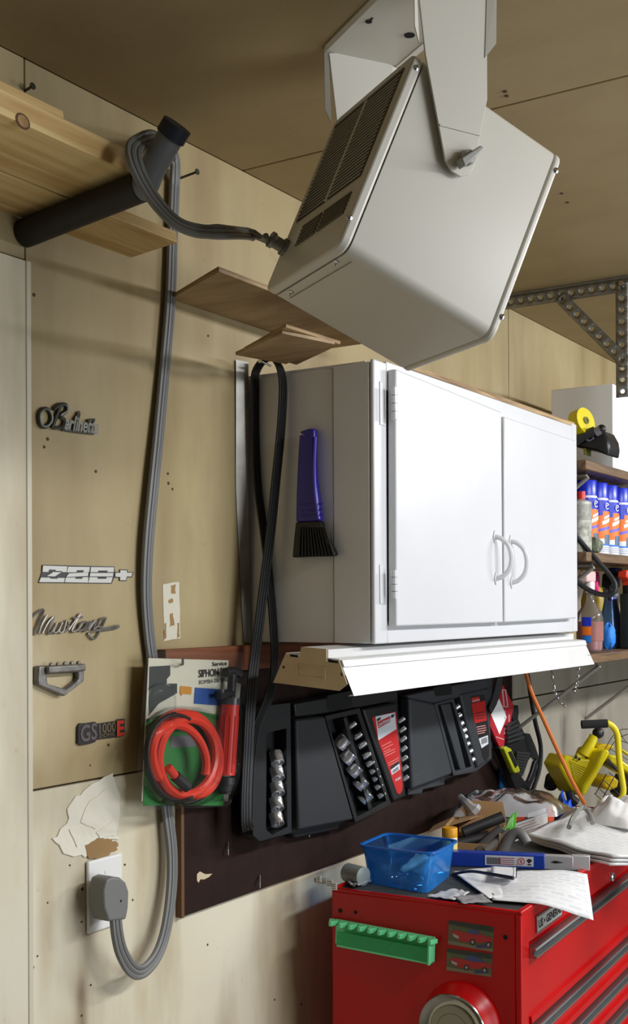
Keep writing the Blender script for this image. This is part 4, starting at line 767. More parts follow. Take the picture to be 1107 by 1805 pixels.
build(MB(GF).box((.004, .0, -.006), (.011, gl+.012, 0)), 'top_bar', green, t, bevel=.001)
nt_ = 10
for i in range(nt_+1):
    y = i*(gl)/nt_; build(MB(GF).extr([(.010, y-.009, 0), (.010, y+.009, 0), (.029, y+.003, 0), (.029, y-.003, 0)], (0, 0, -.009)), 'tooth', green, t, bevel=.001)
# car pictures
def photo(q, lab, low):
    P = [ts(a, b, .0012) for a, b in q]; t = thing('car_photo', lab, 'photo', ts(q[3][0]+30, q[3][1]), 'car photos on the tool chest')
    build(MB().extr(P, TU*.001), 'print', M('photo_lawn', (94, 100, 66), .35, var=.4, vs=40, col2=(50, 62, 50)), t)
    def S(u, v, k): a = P[0].lerp(P[1], u); b = P[3].lerp(P[2], u); return a.lerp(b, v)-TU*k
    def poly(pts, m, k=.0003): build(MB().extr([S(u, v, k) for u, v in pts], TU*.0002), 'picture_area', m, t)
    poly([(0, 0), (1, 0), (1, .22), (0, .16)], M('photo_trees', (44, 56, 50), .4, var=.4, vs=60)); poly([(0, .84), (1, .88), (1, 1), (0, 1)], M('photo_ground', (128, 118, 92), .4))
    cr = M('photo_car_red', (178, 30, 34) if not low else (170, 40, 30), .35)
    poly([(.06, .46), (.14, .36), (.42, .40), (.52, .30), (.66, .28), (.76, .40), (.98, .44), (.98, .64), (.72, .72), (.52, .78), (.3, .80), (.12, .68)], cr, .0005)
    poly([(.42, .40), (.52, .22), (.66, .24), (.68, .42)] if not low else [(.40, .38), (.50, .16), (.74, .22), (.82, .40), (.56, .44)], M('photo_glass', (60, 72, 130) if not low else (52, 52, 60), .3), .0007)
    for cx in (.55, .9) if not low else (.45, .85): poly([(cx+.06*math.cos(k*.785), .74+.13*math.sin(k*.785)) for k in range(8)], M('photo_tyre', (34, 32, 34), .5), .0009); poly([(cx+.03*math.cos(k*.785), .74+.07*math.sin(k*.785)) for k in range(8)], M('photo_rim', (168, 164, 160), .5), .0011)
    poly([(.10, .52), (.24, .60), (.23, .72), (.12, .64)], M('photo_bumper', (176, 172, 172), .4), .0008); poly([(.62, .86), (.9, .76), (.92, .86), (.64, .94)], M('photo_blue', (62, 60, 120), .4), .0010)
photo([(791, 1622), (870, 1634), (869, 1678), (790, 1664)], 'upper small photo of a red car with a blue windscreen, on the chest side', 0)
photo([(788, 1672), (868, 1682), (866, 1722), (787, 1710)], 'lower small photo of a red car with a dark roof, on the chest side', 1)
# round holder on the side
rc = ts(814, 1803, 0); rr_ = (ts(814, 1730)-rc).length
d0, d1_ = (ts(796, 1802, 0)-rc).dot(TV), (ts(796, 1796, .05)-rc).dot(TV); off = .05*d0/(d0-d1_)
ctr = rc-TU*off; rad = (ts(796, 1739, off)-ts(796, 1802, off)).length
t = thing('round_holder', 'round red holder with a steel dish face on the side of the tool chest', 'holder', rc)
build(MB().lathe([(rr_, 0), (rr_, .003), (rr_*.97, off*.15), (rr_*.90, off*.3), (rad*.92, off*.55), (rad*.9, off-.012), (0, off-.012)], rc, -TU, 44), 'red_base', red, t)
build(MB().lathe([(rad*.70, -.008), (rad*.76, -.0085), (rad*.88, -.006), (rad*.97, .0), (rad*1.0, .001), (rad*1.02, -.001), (rad*.98, -.004), (rad*.86, -.0115), (0, -.0118)], ctr, -TU, 44), 'bowl', M('dish_steel', (170, 168, 160), .18, 1.0), t)
pd_ = build(MB().lathe([(0, -.003), (rad*.44, -.003), (rad*.45, -.0042), (rad*.47, -.0042), (rad*.48, -.003), (rad*.66, -.0035), (rad*.70, -.006), (rad*.70, -.011)], ctr, -TU, 36), 'magnet_pad', M('pad_beige', (150, 148, 128), .5), t)
build(MB().tube([ctr+TU*.0030+TV*(-.012)+UZ*.012, ctr+TU*.0030+TV*(.010)+UZ*(-.008)], .0012, 4), 'embossed_line', M('pad_line', (96, 96, 84), .5), pd_)
# ================================================================== on the tool chest
ZM = TZ-.0044
def tt_(px, py, z=ZM): return H(px, py, z)
# blue bin
bl_, bf_, br2 = tt_(645, 1556), tt_(752, 1577), tt_(797, 1543); bk_ = bl_+br2-bf_
zr = ZM+.078
tl_, tf_, tr_ = H(633, 1489, zr), H(762, 1503, zr), H(806, 1480, zr); tk_ = tl_+tr_-tf_
t = thing('storage_bin', 'translucent blue plastic bin on the corner of the tool chest', 'bin', (bl_+br2)/2)
def rq(a, b, c, d, r=.16, k=4):
    P = [a, b, c, d]; out = []
    for i in range(4):
        p, q0_, q1_ = P[i], P[i-1], P[(i+1) % 4]
        for j in range(k+1): u = j/k; out.append((p.lerp(q0_, r*(1-u)).lerp(p.lerp(q1_, r*u), .5+0*(u))) if False else (1-u)**2*p.lerp(q0_, r)+2*u*(1-u)*p+u*u*p.lerp(q1_, r))
    return out
bot_, top_ = rq(bl_, bf_, br2, bk_), rq(tl_, tf_, tr_, tk_); up_ = Vec((0, 0, .001))
wl = MB().loft([p+up_ for p in bot_], top_, cap=False); n_ = len(bot_); wl.f.append(tuple(range(n_))); build(wl, 'walls', bluebin, t, sm=1.2)
cen = sum(top_, Vec())/n_
build(MB().ring([p+(p-cen).normalized()*.006 for p in top_], [p-(p-cen).normalized()*.0005 for p in top_], (0, 0, -.004)), 'rim', clear('blue_clear_rim', (90, 170, 250), .3, .2, .55, (50, 140, 240)), t)
random.seed(3)
def bi(a, b, c, d, u, v): return a.lerp(b, u).lerp(d.lerp(c, u), v)
mb = MB()
for i in range(90):
    p = bi(bl_, bf_, br2, bk_, random.uniform(.35, .92), random.uniform(.1, .9))+Vec((0, 0, random.uniform(.004, .018))); d = Vec((random.uniform(-1, 1), random.uniform(-1, 1), random.uniform(-.3, .5))).normalized(); mb.tube([p, p+d*.012], .0016, 5)
o = tag(build(mb, 'loose_screws', steel, None), 'heap of small bright screws in the blue bin', 'hardware'); o['kind'] = 'stuff'
pk = [bi(bl_, bf_, br2, bk_, u, v)+Vec((0, 0, h)) for u, v, h in ((.45, .25, .026), (.85, .3, .024), (.8, .75, .042), (.5, .7, .046))]
def sheet(nm, lab, cat, P, m, amp=.0, nu=12, nv=10, sag=None, seed=0, solid=.0006, fr=3.0):
    def f(u, v):
        p = bi(*P, u, v)+Vec((0, 0, 0)); p.z += noise.noise(Vec((u*fr+seed, v*fr, seed)))*amp+(sag(u, v) if sag else 0); q = loc(p)
        if q.y > -.004 and 0 < q.x < TWd: p.z = max(p.z, TZ+.0025)
        return p
    return tag(build(MB().grid(f, nu, nv), nm, m, None, sm=3, solid=solid), lab, cat)
sheet('parts_bag', 'small crumpled pale bag of parts inside the blue bin', 'bag', pk, M('pale_bag', (190, 196, 200), .4), .008, seed=2, solid=.001)
# bottle with yellow cap
bp0 = tt_(793, 1520); bp0 = RD(793, 1512, (tt_(793, 1520)-CAM).dot(_f)); bp0.z = ZM
t = thing('pill_bottle', 'white bottle with a yellow screw cap behind the blue bin', 'bottle', bp0)
hb2 = .068
build(MB().lathe([(.016, 0), (.0165, .002), (.0165, hb2-.012), (.014, hb2-.006), (.014, hb2-.002)], bp0+Vec((0, 0, .0005)), n=24), 'body', M('bottle_white', (236, 232, 214), .4), t)
build(MB().lathe([(.0167, .02), (.0167, hb2-.016)], bp0, n=24), 'label', M('bottle_label', (238, 220, 130), .5), t)
build(MB().lathe([(.0168, hb2-.012), (.0172, hb2-.011), (.0172, hb2+.006), (.016, hb2+.0085), (0, hb2+.0088)], bp0, n=30), 'cap', M('cap_amber', (226, 158, 20), .4), t)
# blue and steel tool
dq = (tt_(920, 1534)-CAM).dot(_f)
a, b = tt_(798, 1527), tt_(1040, 1537); ax = (b-a); ax.z = 0; L = ax.length; ax.normalize(); ay = Vec((-ax.y, ax.x, 0)); hB = .031
UF = Fr(a, ax, ay, UZ)
t = thing('flat_bar_tool', 'long blue sleeved steel bar tool lying behind the printed papers', 'tool', (a+b)/2)
l1 = L*.675
build(MB(UF).box((-.03, 0, .0005), (l1, .028, hB)), 'blue_sleeve', M('sleeve_blue', (28, 60, 158), .35), t, bevel=.0015)
build(MB(UF).box((l1-.002, .003, .0012), (L*.88, .024, hB-.001)), 'steel_bar', M('satin_steel', (214, 214, 216), .34, .55), t, bevel=.001)
build(MB(UF).extr([(L*.87, .003, .001), (L, .008, .001), (L, .026, .001), (L*.87, .024, .001)], (0, 0, hB-.0005)), 'steel_tip', M('satin_steel', (214, 214, 216), .34, .55), t, bevel=.001)
build(MB(UF).extr([(L*.72, .0026, .017), (L*.75, .0026, .0205), (L*.81, .0026, .017), (L*.75, .0026, .0145)], (0, -.0004, 0)), 'slot', blk, t)
lb_ = build(MB(UF).box((L*.24, -.0006, .006), (L*.595, .0, hB-.004)), 'label', M('label_grey', (206, 206, 210), .5), t)
for i in range(9): build(MB(UF).box((L*.255+i*.0033, -.001, .0085), (L*.255+i*.0033+.0018, -.0005, hB-.008)), 'barcode_bar', ink, lb_)
for i in range(4): build(MB(UF).box((L*.335, -.001, .009+i*.0042), (L*.455, -.0005, .0103+i*.0042)), 'print_line', M('print_red2', (170, 60, 70), .5), lb_)
cc_ = (L*.505, -.0008, .0165)
build(MB(UF).tube([(cc_[0]+.0072*math.cos(k*.35), -.0008, cc_[2]+.0072*math.sin(k*.35)) for k in range(18)], .0006, 4, closed=True), 'warning_ring', lred, lb_)
for dx, dz in ((.005, .005), (.005, -.005), (0, .006)): build(MB(UF).tube([(cc_[0]-dx, -.0008, cc_[2]-dz), (cc_[0]+dx, -.0008, cc_[2]+dz)], .0004, 4), 'warning_mark', lred, lb_)
build(MB(UF).extr([(L*.565+.0055*math.cos(k*.3142), -.0005, .018+.0045*math.sin(k*.3142)) for k in range(11)]+[(L*.562, -.0005, .0125)], (0, -.0004, 0)), 'eye_mark', ink, lb_)
build(MB(UF).extr([(L*.565+.0045*math.cos(k*.628+3.14), -.0005, .0115+.003*math.sin(k*.628+3.14)) for k in range(6)], (0, -.0004, 0)), 'eye_mark', ink, lb_)
# papers
doc = pageprint('printed_form', (238, 238, 238), (90, 110, 150), 90, 3, .9)
A, B, D = tt_(866, 1545, ZM+.004), tt_(1035, 1541, ZM+.016), tt_(868, 1589, ZM+.004); C = tf(1046, 1622, .11)
def sg(u, v): return .012*math.sin(min(1, u)*math.pi)*(1-v)+.022*math.sin(u*2.8)*v*(1-v)*1.5 + (.010*u*(1-u)*4 if v > .5 else 0)*(v)
sheet('paper_form', 'printed white form sheet drooping over the front edge of the tool chest', 'paper', (A, B, C, D), doc, .003, 24, 16, sg, 4)
A, B, C, D = tt_(797, 1539, ZM+.003), tt_(884, 1532, ZM+.010), tt_(905, 1585, ZM+.002), tt_(862, 1588, ZM+.002)
sheet('paper_form', 'blank looking white sheet half under the printed form, right of the blue bin', 'paper', (A, B, C, D), paper, .003, 14, 12, lambda u, v: .006*math.sin(u*3.14), 7)
A, B, C, D = tt_(866, 1527, ZM+.020), tt_(909, 1529, ZM+.022), tt_(908, 1549, ZM+.022), tt_(866, 1548, ZM+.020)
sheet('paper_slip', 'narrow white slip under the black hook tool on the papers', 'paper', (A, B, C, D), pageprint('slip_print', (240, 240, 240), (130, 130, 140), 40, 2, .4), .001, 6, 4, None, 9)
t = thing('hook_tool', 'black rod with a bent wire end lying on the papers', 'tool', tt_(855, 1545, ZM+.02))
hp = smooth([tt_(797, 1541, ZM+.012), tt_(830, 1536, ZM+.022), tt_(866, 1541, ZM+.026), tt_(905, 1548, ZM+.026)], 6)
build(MB().tube(hp, [.0026+.0016*(i/len(hp)) for i in range(len(hp))], 8), 'rod', M('dark_violet_plastic', (34, 28, 48), .35), t)
build(MB().tube([tt_(905, 1548, ZM+.026), tt_(910, 1546, ZM+.027), tt_(911, 1524, ZM+.027)], .0011, 6), 'wire_end', dpew, t)
# crumpled wrapper + little bags
for q, lab, m, sd, am in (([(752, 1579), (800, 1566), (828, 1573), (800, 1586)], 'small crumpled clear wrapper right of the blue bin', bagp, 3, .012), ([(800, 1580), (850, 1576), (868, 1590), (815, 1592)], 'flat clear plastic scrap at the front edge of the chest mat', bagp, 5, .008), ([(612, 1556), (650, 1538), (655, 1552), (625, 1563)], 'pale plastic bag on the mat left of the blue bin', bagp, 6, .016)):
    P = [tt_(a, b, ZM+.008) for a, b in q]; sheet('plastic_wrapper', lab, 'wrapper', P, m if 'crumpled clear' not in lab else M('wrapper_white', (200, 200, 204), .3), am*.5, 14, 10, None, sd, fr=5)
t = thing('cable_clip', 'little white tagged clip on the back corner of the tool chest', 'clip', ts(575, 1568))
c0_ = ts(572, 1558); c0_.z = TZ+.004
build(MB().obox(c0_+Vec((.0, -.01, 0)), TU*.012, TV*.035, (0, 0, .010)), 'clip', clear('clip_clear', (220, 216, 214), .3, .2, .5, (200, 196, 190)), t, bevel=.003)
for px, py, w, h in ((561, 1549, 9, 13), (580, 1556, 12, 13), (588, 1562, 10, 14)):
    build(MB().extr([ts(px-w/2, py-h/2, .003), ts(px+w/2, py-h/2+1, .003), ts(px+w/2+1, py+h/2, .003), ts(px-w/2+1, py+h/2, .003)], TU*.001), 'tag', wht, t)
    for k in range(3): build(MB().extr([ts(px-w/2+2, py-h/4+k*3.5, .0034), ts(px+w/2-2, py-h/4+k*3.5+.5, .0034), ts(px+w/2-2, py-h/4+k*3.5+1.6, .0034), ts(px-w/2+2, py-h/4+k*3.5+1.2, .0034)], TU*.0003), 'tag_print', M('tag_ink', (120, 118, 116), .6), t)
# silver can lying behind the bin
o_ = tt_(642, 1545, ZM+.02); t = tag(build(MB().lathe([(.012, 0), (.019, .002), (.019, .05), (.017, .052), (0, .052)], o_+Vec((0, 0, 0)), (.3, 1, .0), 18), 'tape_roll', M('frosted_tape', (150, 156, 150), .3), None), 'greyish tape roll lying on its side behind the blue bin', 'tape roll')
# cardboard box with junk
f0, f1 = tt_(786, 1506), tt_(882, 1511); fx = (f1-f0); fx.z = 0; bl2 = fx.length; fx.normalize(); fy = Vec((-fx.y, fx.x, 0)); BH = .065; BDp = .115
BF_ = Fr(f0, fx, fy, UZ); t = thing('cardboard_box', 'open cardboard box of black parts behind the blue bin', 'box', f0+fx*bl2/2)
build(MB(BF_).box((0, .0, .0005), (bl2, BDp, .003)), 'base', card, t)
build(MB(BF_).box((0, BDp-.003, .003), (bl2, BDp, BH)), 'back_wall', card, t); build(MB(BF_).box((0, .0, .003), (.003, BDp-.003, BH)), 'side_wall', card, t); build(MB(BF_).box((bl2-.003, 0, .003), (bl2, BDp-.003, BH*.8)), 'side_wall', card, t)
build(MB(BF_).box((.003, 0, .003), (bl2-.003, .003, BH*.42)), 'front_wall', card, t)
for q in ([(0, 0, BH), (0, BDp, BH), (-.045, BDp-.01, BH-.022), (-.045, .01, BH-.022)], [(0, BDp, BH), (bl2, BDp, BH), (bl2-.01, BDp+.02, BH+.035), (.03, BDp+.02, BH+.035)], [(.006, .02, BH-.004), (.05, .03, BH+.01), (.06, .09, BH+.008), (.008, .09, BH-.004)]):
    build(MB(BF_).extr(q, (0, 0, .002)), 'flap', card, t)
random.seed(12)
def junk(nm, lab, cat, pts, r, m): return tag(build(MB(BF_).tube(pts, r, 12), nm, m, None), lab, cat, 'parts in the cardboard box')
dg = M('junk_grey', (96, 94, 92), .45); dk = M('junk_black', (38, 37, 38), .5)
junk('black_tube', 'dark tube with a white band lying across the cardboard box', 'tube', [(.035, .03, .045), (.12, .07, .078)], .013, dk)
junk('plastic_tube', 'grey tube standing tilted at the front of the cardboard box', 'tube', [(.07, .008, .012), (.125, .02, .062)], .011, dg)
junk('plastic_tube', 'second grey tube beside the pale elbow pipe in the box', 'tube', [(.09, .002, .012), (.145, .02, .055)], .010, M('junk_pale', (132, 128, 122), .45))
junk('black_tube', 'dark tube deep in the left of the cardboard box', 'tube', [(.02, .02, .02), (.09, .05, .035)], .014, dk)
junk('elbow_pipe', 'grey elbow shaped pipe piece at the right of the cardboard box', 'pipe', smooth([(.125, -.004, .008), (.145, .004, .045), (.165, .004, .055), (.182, -.004, .034)], 5), .0125, M('junk_mid', (112, 110, 106), .4))
tag(build(MB(BF_).obox((.02, .06, .03), (.05, .02, .01), (-.01, .05, 0), (0, .01, .035)), 'small_carton', M('carton_brown', (150, 112, 76), .8), None, bevel=.001), 'little brown carton in the back left of the cardboard box', 'carton', 'parts in the cardboard box')
t2 = thing('green_packet', 'bright green packet sticking up out of the cardboard box', 'packet', BF_((.135, .06, .05)), 'parts in the cardboard box')
build(MB(BF_).extr([(.118, .05, .040), (.150, .055, .050), (.152, .068, .092), (.138, .064, .082)], (.0, .003, 0)), 'packet', M('lime_green', (92, 200, 60), .4), t2)
for k in range(4): build(MB(BF_).tube([(.128+k*.005, .0485+.001*k, .052+.003*k), (.138+k*.0025, .056+.002*k, .075+.003*k)], .0009, 4), 'print_line', M('pale_green', (190, 230, 170), .5), t2)
tag(build(MB(BF_).obox((.085, .05, .066), (.022, .008, .006), (-.003, .014, .001), (0, 0, .002)), 'white_tag', wht, None), 'small white tag lying on the dark tube in the box', 'tag', 'parts in the cardboard box')
# labelled carton
g0, g1 = tt_(888, 1500), tt_(978, 1446, ZM+.03); g0 = tt_(890, 1499); 
k0_, k1_ = tt_(887, 1492), tt_(976, 1460); kx = (k1_-k0_).normalized(); kl = (k1_-k0_).length; ky = Vec((-kx.y, kx.x, 0)); KF = Fr(k0_, kx*(kl/.27), ky, UZ)
t = thing('parts_carton', 'flat black and white carton with an orange corner, behind the grey elbow pipe', 'carton', KF((.12, .05, 0)))
build(MB(KF).box((0, 0, .0005), (.27, .10, .062)), 'carton', M('carton_dark', (58, 56, 58), .5), t, bevel=.001)
build(MB(KF).box((.005, -.0008, .002), (.235, .0, .044)), 'white_panel', M('carton_white', (226, 222, 216), .5), t)
build(MB(KF).box((.238, -.0012, .001), (.271, .0, .063)), 'orange_corner', M('carton_orange', (226, 84, 36), .5), t); build(MB(KF).box((.02, -.001, .047), (.11, .0, .058)), 'red_band', M('carton_redband', (196, 62, 40), .5), t)
build(MB(KF).box((.125, -.001, .047), (.225, .0, .058)), 'pale_band', M('carton_pale', (200, 206, 210), .5), t)
for k in range(5): build(MB(KF).box((.03, -.0012, .009+k*.007), (.21-k*.012, -.0006, .0105+k*.007)), 'print_line', M('print_greyred', (150, 120, 116), .5), t)
# clear bag and blue gloves
def lump(nm, lab, cat, q, z0, hgt, m, seed, fr=4, amp=.5):
    P = [H(a, b, z0) for a, b in q]
    def f(u, v):
        e = (math.sin(u*math.pi)*math.sin(v*math.pi))**.45 if 0 < u < 1 and 0 < v < 1 else 0
        p = bi(*P, u, v); k = noise.noise(Vec((u*fr+seed, v*fr, seed*1.3)))+.5*noise.noise(Vec((u*fr*2.3, v*fr*2.3+seed, 1.7)))
        return p+Vec((0, 0, e*hgt*(1+amp*k)))+Vec((k*.01*e, 0, 0))
    return tag(build(MB().grid(f, 34, 20), nm, m, None, sm=3), lab, cat)
lump('plastic_bag', 'big crumpled clear plastic bag lying on top of the cartons', 'bag', [(792, 1440), (980, 1440), (1010, 1426), (815, 1412)], ZM+.066, .050, bagp, 2.2)
lump('blue_gloves', 'crumpled blue gloves right of the orange cornered carton', 'gloves', [(984, 1456), (1008, 1456), (1020, 1434), (976, 1437)], ZM+.002, .07, M('glove_blue', (38, 92, 214), .45), 5.1, 3, .4)
build(MB().tube(smooth([H(812, 1405, ZM+.10), H(826, 1420, ZM+.09), H(838, 1432, ZM+.075)], 4), [.008]*3+[.012]*3+[.02]*3, 8), 'bag_neck', bagp, [o for o in COL.objects if o.name == 'plastic_bag'][0])
# newspapers
news = pageprint('newsprint', (232, 232, 230), (120, 130, 150), 120, 4, .75)
NZ = ZM+.030
for i, (dz, lab) in enumerate(((0, 'lowest newspaper section of the pile on the right end of the chest'), (.008, 'middle newspaper section of the pile on the chest'), (.016, 'top newspaper section with printed columns on the pile'))):
    P = [H(935-i*4, 1480-i*5, ZM+.012+dz), H(1075+i*3, 1527-i*7, ZM+.012+dz), H(1290, 1505-i*4, ZM+.014+dz), H(1010+i*8, 1432, ZM+.034+dz)]
    sheet('newspaper', lab, 'newspaper', P, news, .010, 26, 18, lambda u, v: .012*math.sin(u*4+1)*v, 11, solid=.0055, fr=2.5)['group'] = 'newspapers on the tool chest'
lump('crumpled_paper', 'crumpled white paper sheet at the back of the newspapers', 'paper', [(1035, 1450), (1110, 1462), (1180, 1440), (1050, 1426)], ZM+.050, .05, M('paper_soft', (228, 226, 222), .85), 8.3, 3, .6)
tag(build(MB().tube(smooth([H(1003, 1458, ZM+.062), H(1012, 1438, ZM+.075), H(1028, 1423, ZM+.085), H(1040, 1436, ZM+.075), H(1044, 1450, ZM+.066)], 5), .006, 8), 'clear_hose', clear('hose_clear', (226, 226, 222), .3, .15, .35, (214, 214, 206)), None), 'short loop of clear hose in front of the orange cord', 'hose')
tag(build(MB().obox(H(1016, 1450, ZM+.03), TU*.05, TV*.03, (0, 0, .014)), 'red_box', M('dark_red_box', (160, 24, 40), .4), None, bevel=.002), 'small dark red box peeking out behind the newspapers', 'box')
# ================================================================== yellow work light
wd_ = 3.12
t = thing('work_light', 'yellow twin work light with black foam grip and wire guards', 'work light', RD(1050, 1430, wd_)-Vec((0, 0, .0)))
def wl_(P, dep): return [RD(950+a/7.05, 1240+b/7.05, dep) for a, b in P]
bx = (Vec((.55, .84, .0))).normalized()*.075
hs = build(MB().extr(wl_([(330, 640), (430, 668), (720, 700), (690, 810), (560, 1010), (530, 1150), (440, 1130), (300, 870), (250, 780)], wd_), bx), 'lamp_housing', yellow, t, bevel=.006)
for k in range(9):
    a = (380-k*-6, 715+k*26); b = (660-k*14, 830+k*30); build(MB().tube(wl_([a, b], wd_-.001), .0018, 6), 'cooling_fin', M('fin_yellow', (206, 188, 14), .35), hs)
build(MB().extr(wl_([(780, 600), (850, 570), (885, 600), (850, 680), (700, 940), (590, 1130), (530, 1160), (560, 1020), (700, 800)], wd_-.03), bx*1.4), 'front_rim', yellow, t, bevel=.006)
build(MB().tube(wl_([(690, 400), (560, 640)], wd_+.01), [.0115, .017], 14), 'arm', yellow, t); build(MB().sph(RD(950+735/7.05, 1240+368/7.05, wd_+.01), .0155, (1, 1, .95)), 'arm_knob', black, t)
build(MB().tube(wl_([(470, 660), (560, 655)], wd_+.01), .010, 10), 'arm_foot', yellow, t)
for a in ((455, 672), (497, 690)): build(MB().disc(RD(950+a[0]/7.05, 1240+a[1]/7.05, wd_-.006), -_f, .0035, .004, 10), 'bolt', black, t)
build(MB().tube(wl_([(530, 262), (850, 248)], wd_-.10), .0108, 16), 'foam_grip', M('foam_black', (24, 23, 25), .85, bump=.3, bs=300), t)
build(MB().tube(smooth(wl_([(820, 250), (860, 248), (930, 300), (975, 400), (990, 600), (1005, 760), (1030, 920), (1050, 1080), (1020, 1180), (920, 1235), (800, 1240)], wd_-.10), 5), .0078, 12), 'tube_frame', yellow, t)
build(MB().sph(RD(950+665/7.05, 1240+622/7.05, wd_+.05), .011), 'tilt_knob', black, t)
build(MB().extr(wl_([(240, 830), (300, 870), (330, 960), (200, 1100), (120, 1080), (150, 900)], wd_+.06), bx*.4), 'rubber_foot', black, t, bevel=.008)
build(MB().tube(wl_([(380, 1090), (400, 1180), (470, 1240)], wd_-.02), .012, 10), 'rubber_foot', black, t)
gd_ = build(MB().tube(smooth(wl_([(860, 680), (1010, 880), (1100, 1000)], wd_-.06), 3), .0016, 6), 'wire_guard', M('guard_wire', (44, 44, 46), .4, .6), t)
for q in ([(840, 870), (700, 1130)], [(930, 920), (780, 1200)], [(1020, 980), (880, 1260)], [(740, 1050), (960, 1250)], [(800, 950), (1060, 1190)], [(870, 860), (1130, 1080)], [(690, 1120), (860, 1270)]): build(MB().tube(wl_(q, wd_-.06), .0012, 5), 'guard_bar', M('guard_wire', (44, 44, 46), .4, .6), gd_)
for q in ([(810, 590), (900, 430), (1010, 330), (1107, 320)], [(860, 610), (960, 450), (1107, 380)], [(930, 430), (1120, 500)], [(880, 560), (1100, 700)], [(1000, 340), (1060, 450), (1130, 520)]): build(MB().tube(smooth(wl_(q, wd_+.06), 3), .0010, 5), 'guard_bar', M('guard_wire', (44, 44, 46), .4, .6), gd_)
h2 = build(MB().extr(wl_([(780, 940), (930, 900), (1000, 960), (980, 1050), (880, 1085), (800, 1030)], wd_+.02), bx), 'second_housing', M('amber_yellow', (206, 172, 16), .35), t, bevel=.005)
build(MB().extr(wl_([(880, 640), (960, 650), (1107, 760), (1180, 810), (1180, 900), (1000, 800), (880, 730)], wd_+.02), bx), 'second_rim', yellow, t, bevel=.005)
build(MB().extr(wl_([(700, 530), (800, 500), (930, 520), (940, 560), (760, 600)], wd_+.10), bx*.6), 'rear_shade', M('amber_yellow', (206, 172, 16), .35), t, bevel=.004)
build(MB().extr(wl_([(1030, 560), (1180, 660), (1180, 690), (1030, 585)], wd_-.02), bx*.2), 'second_rim', yellow, t, bevel=.002)
build(MB().extr(wl_([(860, 690), (1060, 880), (1060, 900), (820, 760)], wd_-.03), bx*.3), 'reflector', M('reflector_grey', (120, 120, 124), .2, 1.0), t)
build(MB().extr(wl_([(1060, 880), (1150, 860), (1150, 1230), (1070, 1200), (980, 1130), (1000, 1020)], wd_+.05), bx*.5), 'yoke', black, t, bevel=.004)
build(MB().tube([RD(950+930/7.05, 1420, wd_-.09), RD(950+760/7.05, 1424, wd_-.02), H(1060, 1420, ZM)+Vec((0, 0, .0115))], .010, 10), 'foot_bar', yellow, t)
# ================================================================== shelves on the right
SH0 = 2.935
def shelf(z, th, y1, lab): return tag(build(MB().box((SH0, y1, z-th), (6, -.001, z)), 'wall_shelf', shelfw, None, bevel=.002), lab, 'shelf', 'wooden wall shelves right of the cabinet')
zt3, zt2, zt1 = W(1100, 828, -.3).z, W(1060, 975, -.3).z, W(1075, 1150, -.3).z
zt3 -= .002
shelf(zt3, .024, -.30, 'top wooden wall shelf, carrying the tall white box'); shelf(zt2, .024, -.30, 'middle wooden wall shelf, carrying the blue spray cans'); shelf(zt1, .024, -.30, 'lowest wooden wall shelf, carrying the spray bottles')
def rod(nm, lab, pts, r=.006, m=galv): return tag(build(MB().tube(pts, r, 8), nm, m, None), lab, 'bracket', 'shelf brackets')
for z, x, lab in ((zt3-.024, 3.02, 'grey strut bracket under the top shelf'), (zt2-.024, 3.06, 'grey strut bracket under the middle shelf'), (zt1-.024, 3.10, 'grey strut bracket under the lowest shelf near the lamp'), (zt1-.024, 3.75, 'grey strut bracket under the lowest shelf further right')):
    rod('shelf_bracket', lab, [Vec((x, -.002, z-.006)), Vec((x, -.27, z-.006)), Vec((x, -.275, z-.012)), Vec((x, -.004, z-.22))], .0055, M('bracket_grey', (150, 147, 138), .5, .2))
wx = V(1080, 676, 3.16); bz0 = zt3+.0005
tag(build(MB().box((3.16, wx.y, bz0), (3.60, -.12, wx.z)), 'white_box', M('carton_plain_white', (238, 238, 236), .6), None, bevel=.002), 'tall plain white box on the top shelf', 'box')
t = thing('black_tool', 'black plastic tool with a round yellow wheel in front of the white box', 'tool', V(1045, 795, 3.05))
BT = lambda P, x: [V(920+a/5.92, 660+b/5.92, x) for a, b in P]
bxx = Vec((.09, 0, 0))
build(MB().extr(BT([(560, 620), (680, 575), (760, 560), (850, 590), (900, 680), (912, 760), (900, 850), (780, 800), (640, 770), (560, 760)], 3.03), bxx), 'body', M('tool_black', (30, 30, 32), .3), t, bevel=.006)
build(MB().tube(BT([(560, 700), (640, 640), (760, 590)], 3.02), .013, 10), 'barrel', M('tool_grey_black', (52, 52, 56), .3), t)
build(MB().tube(BT([(770, 605), (830, 570)], 3.02), .012, 10), 'latch', M('tool_grey', (120, 120, 124), .3), t); build(MB().sph(BT([(830, 570)], 3.02)[0], .012), 'knob', black, t)
build(MB().lathe([(.036, 0), (.036, .03)], BT([(575, 520)], 3.03)[0], (-.3, -.9, .2), 22), 'yellow_wheel', yellow, t); build(MB().lathe([(.010, .028), (.010, .033), (.005, .033), (.005, .031), (0, .031)], BT([(575, 520)], 3.03)[0], (-.3, -.9, .2), 14), 'hub', M('hub_olive', (110, 110, 30), .4), t)
build(MB().ring(BT([(690, 640), (740, 640), (750, 670), (700, 700), (670, 690)], 3.022), BT([(700, 652), (735, 652), (738, 668), (702, 685), (685, 680)], 3.022), (.004, 0, 0)), 'emblem_ring', M('tool_grey', (120, 120, 124), .3), t)
for q in ([(640, 770), (660, 770), (660, 835), (645, 835)],): build(MB().extr(BT(q, 3.03), bxx*.5), 'foot', M('hub_olive', (110, 110, 30), .4), t)
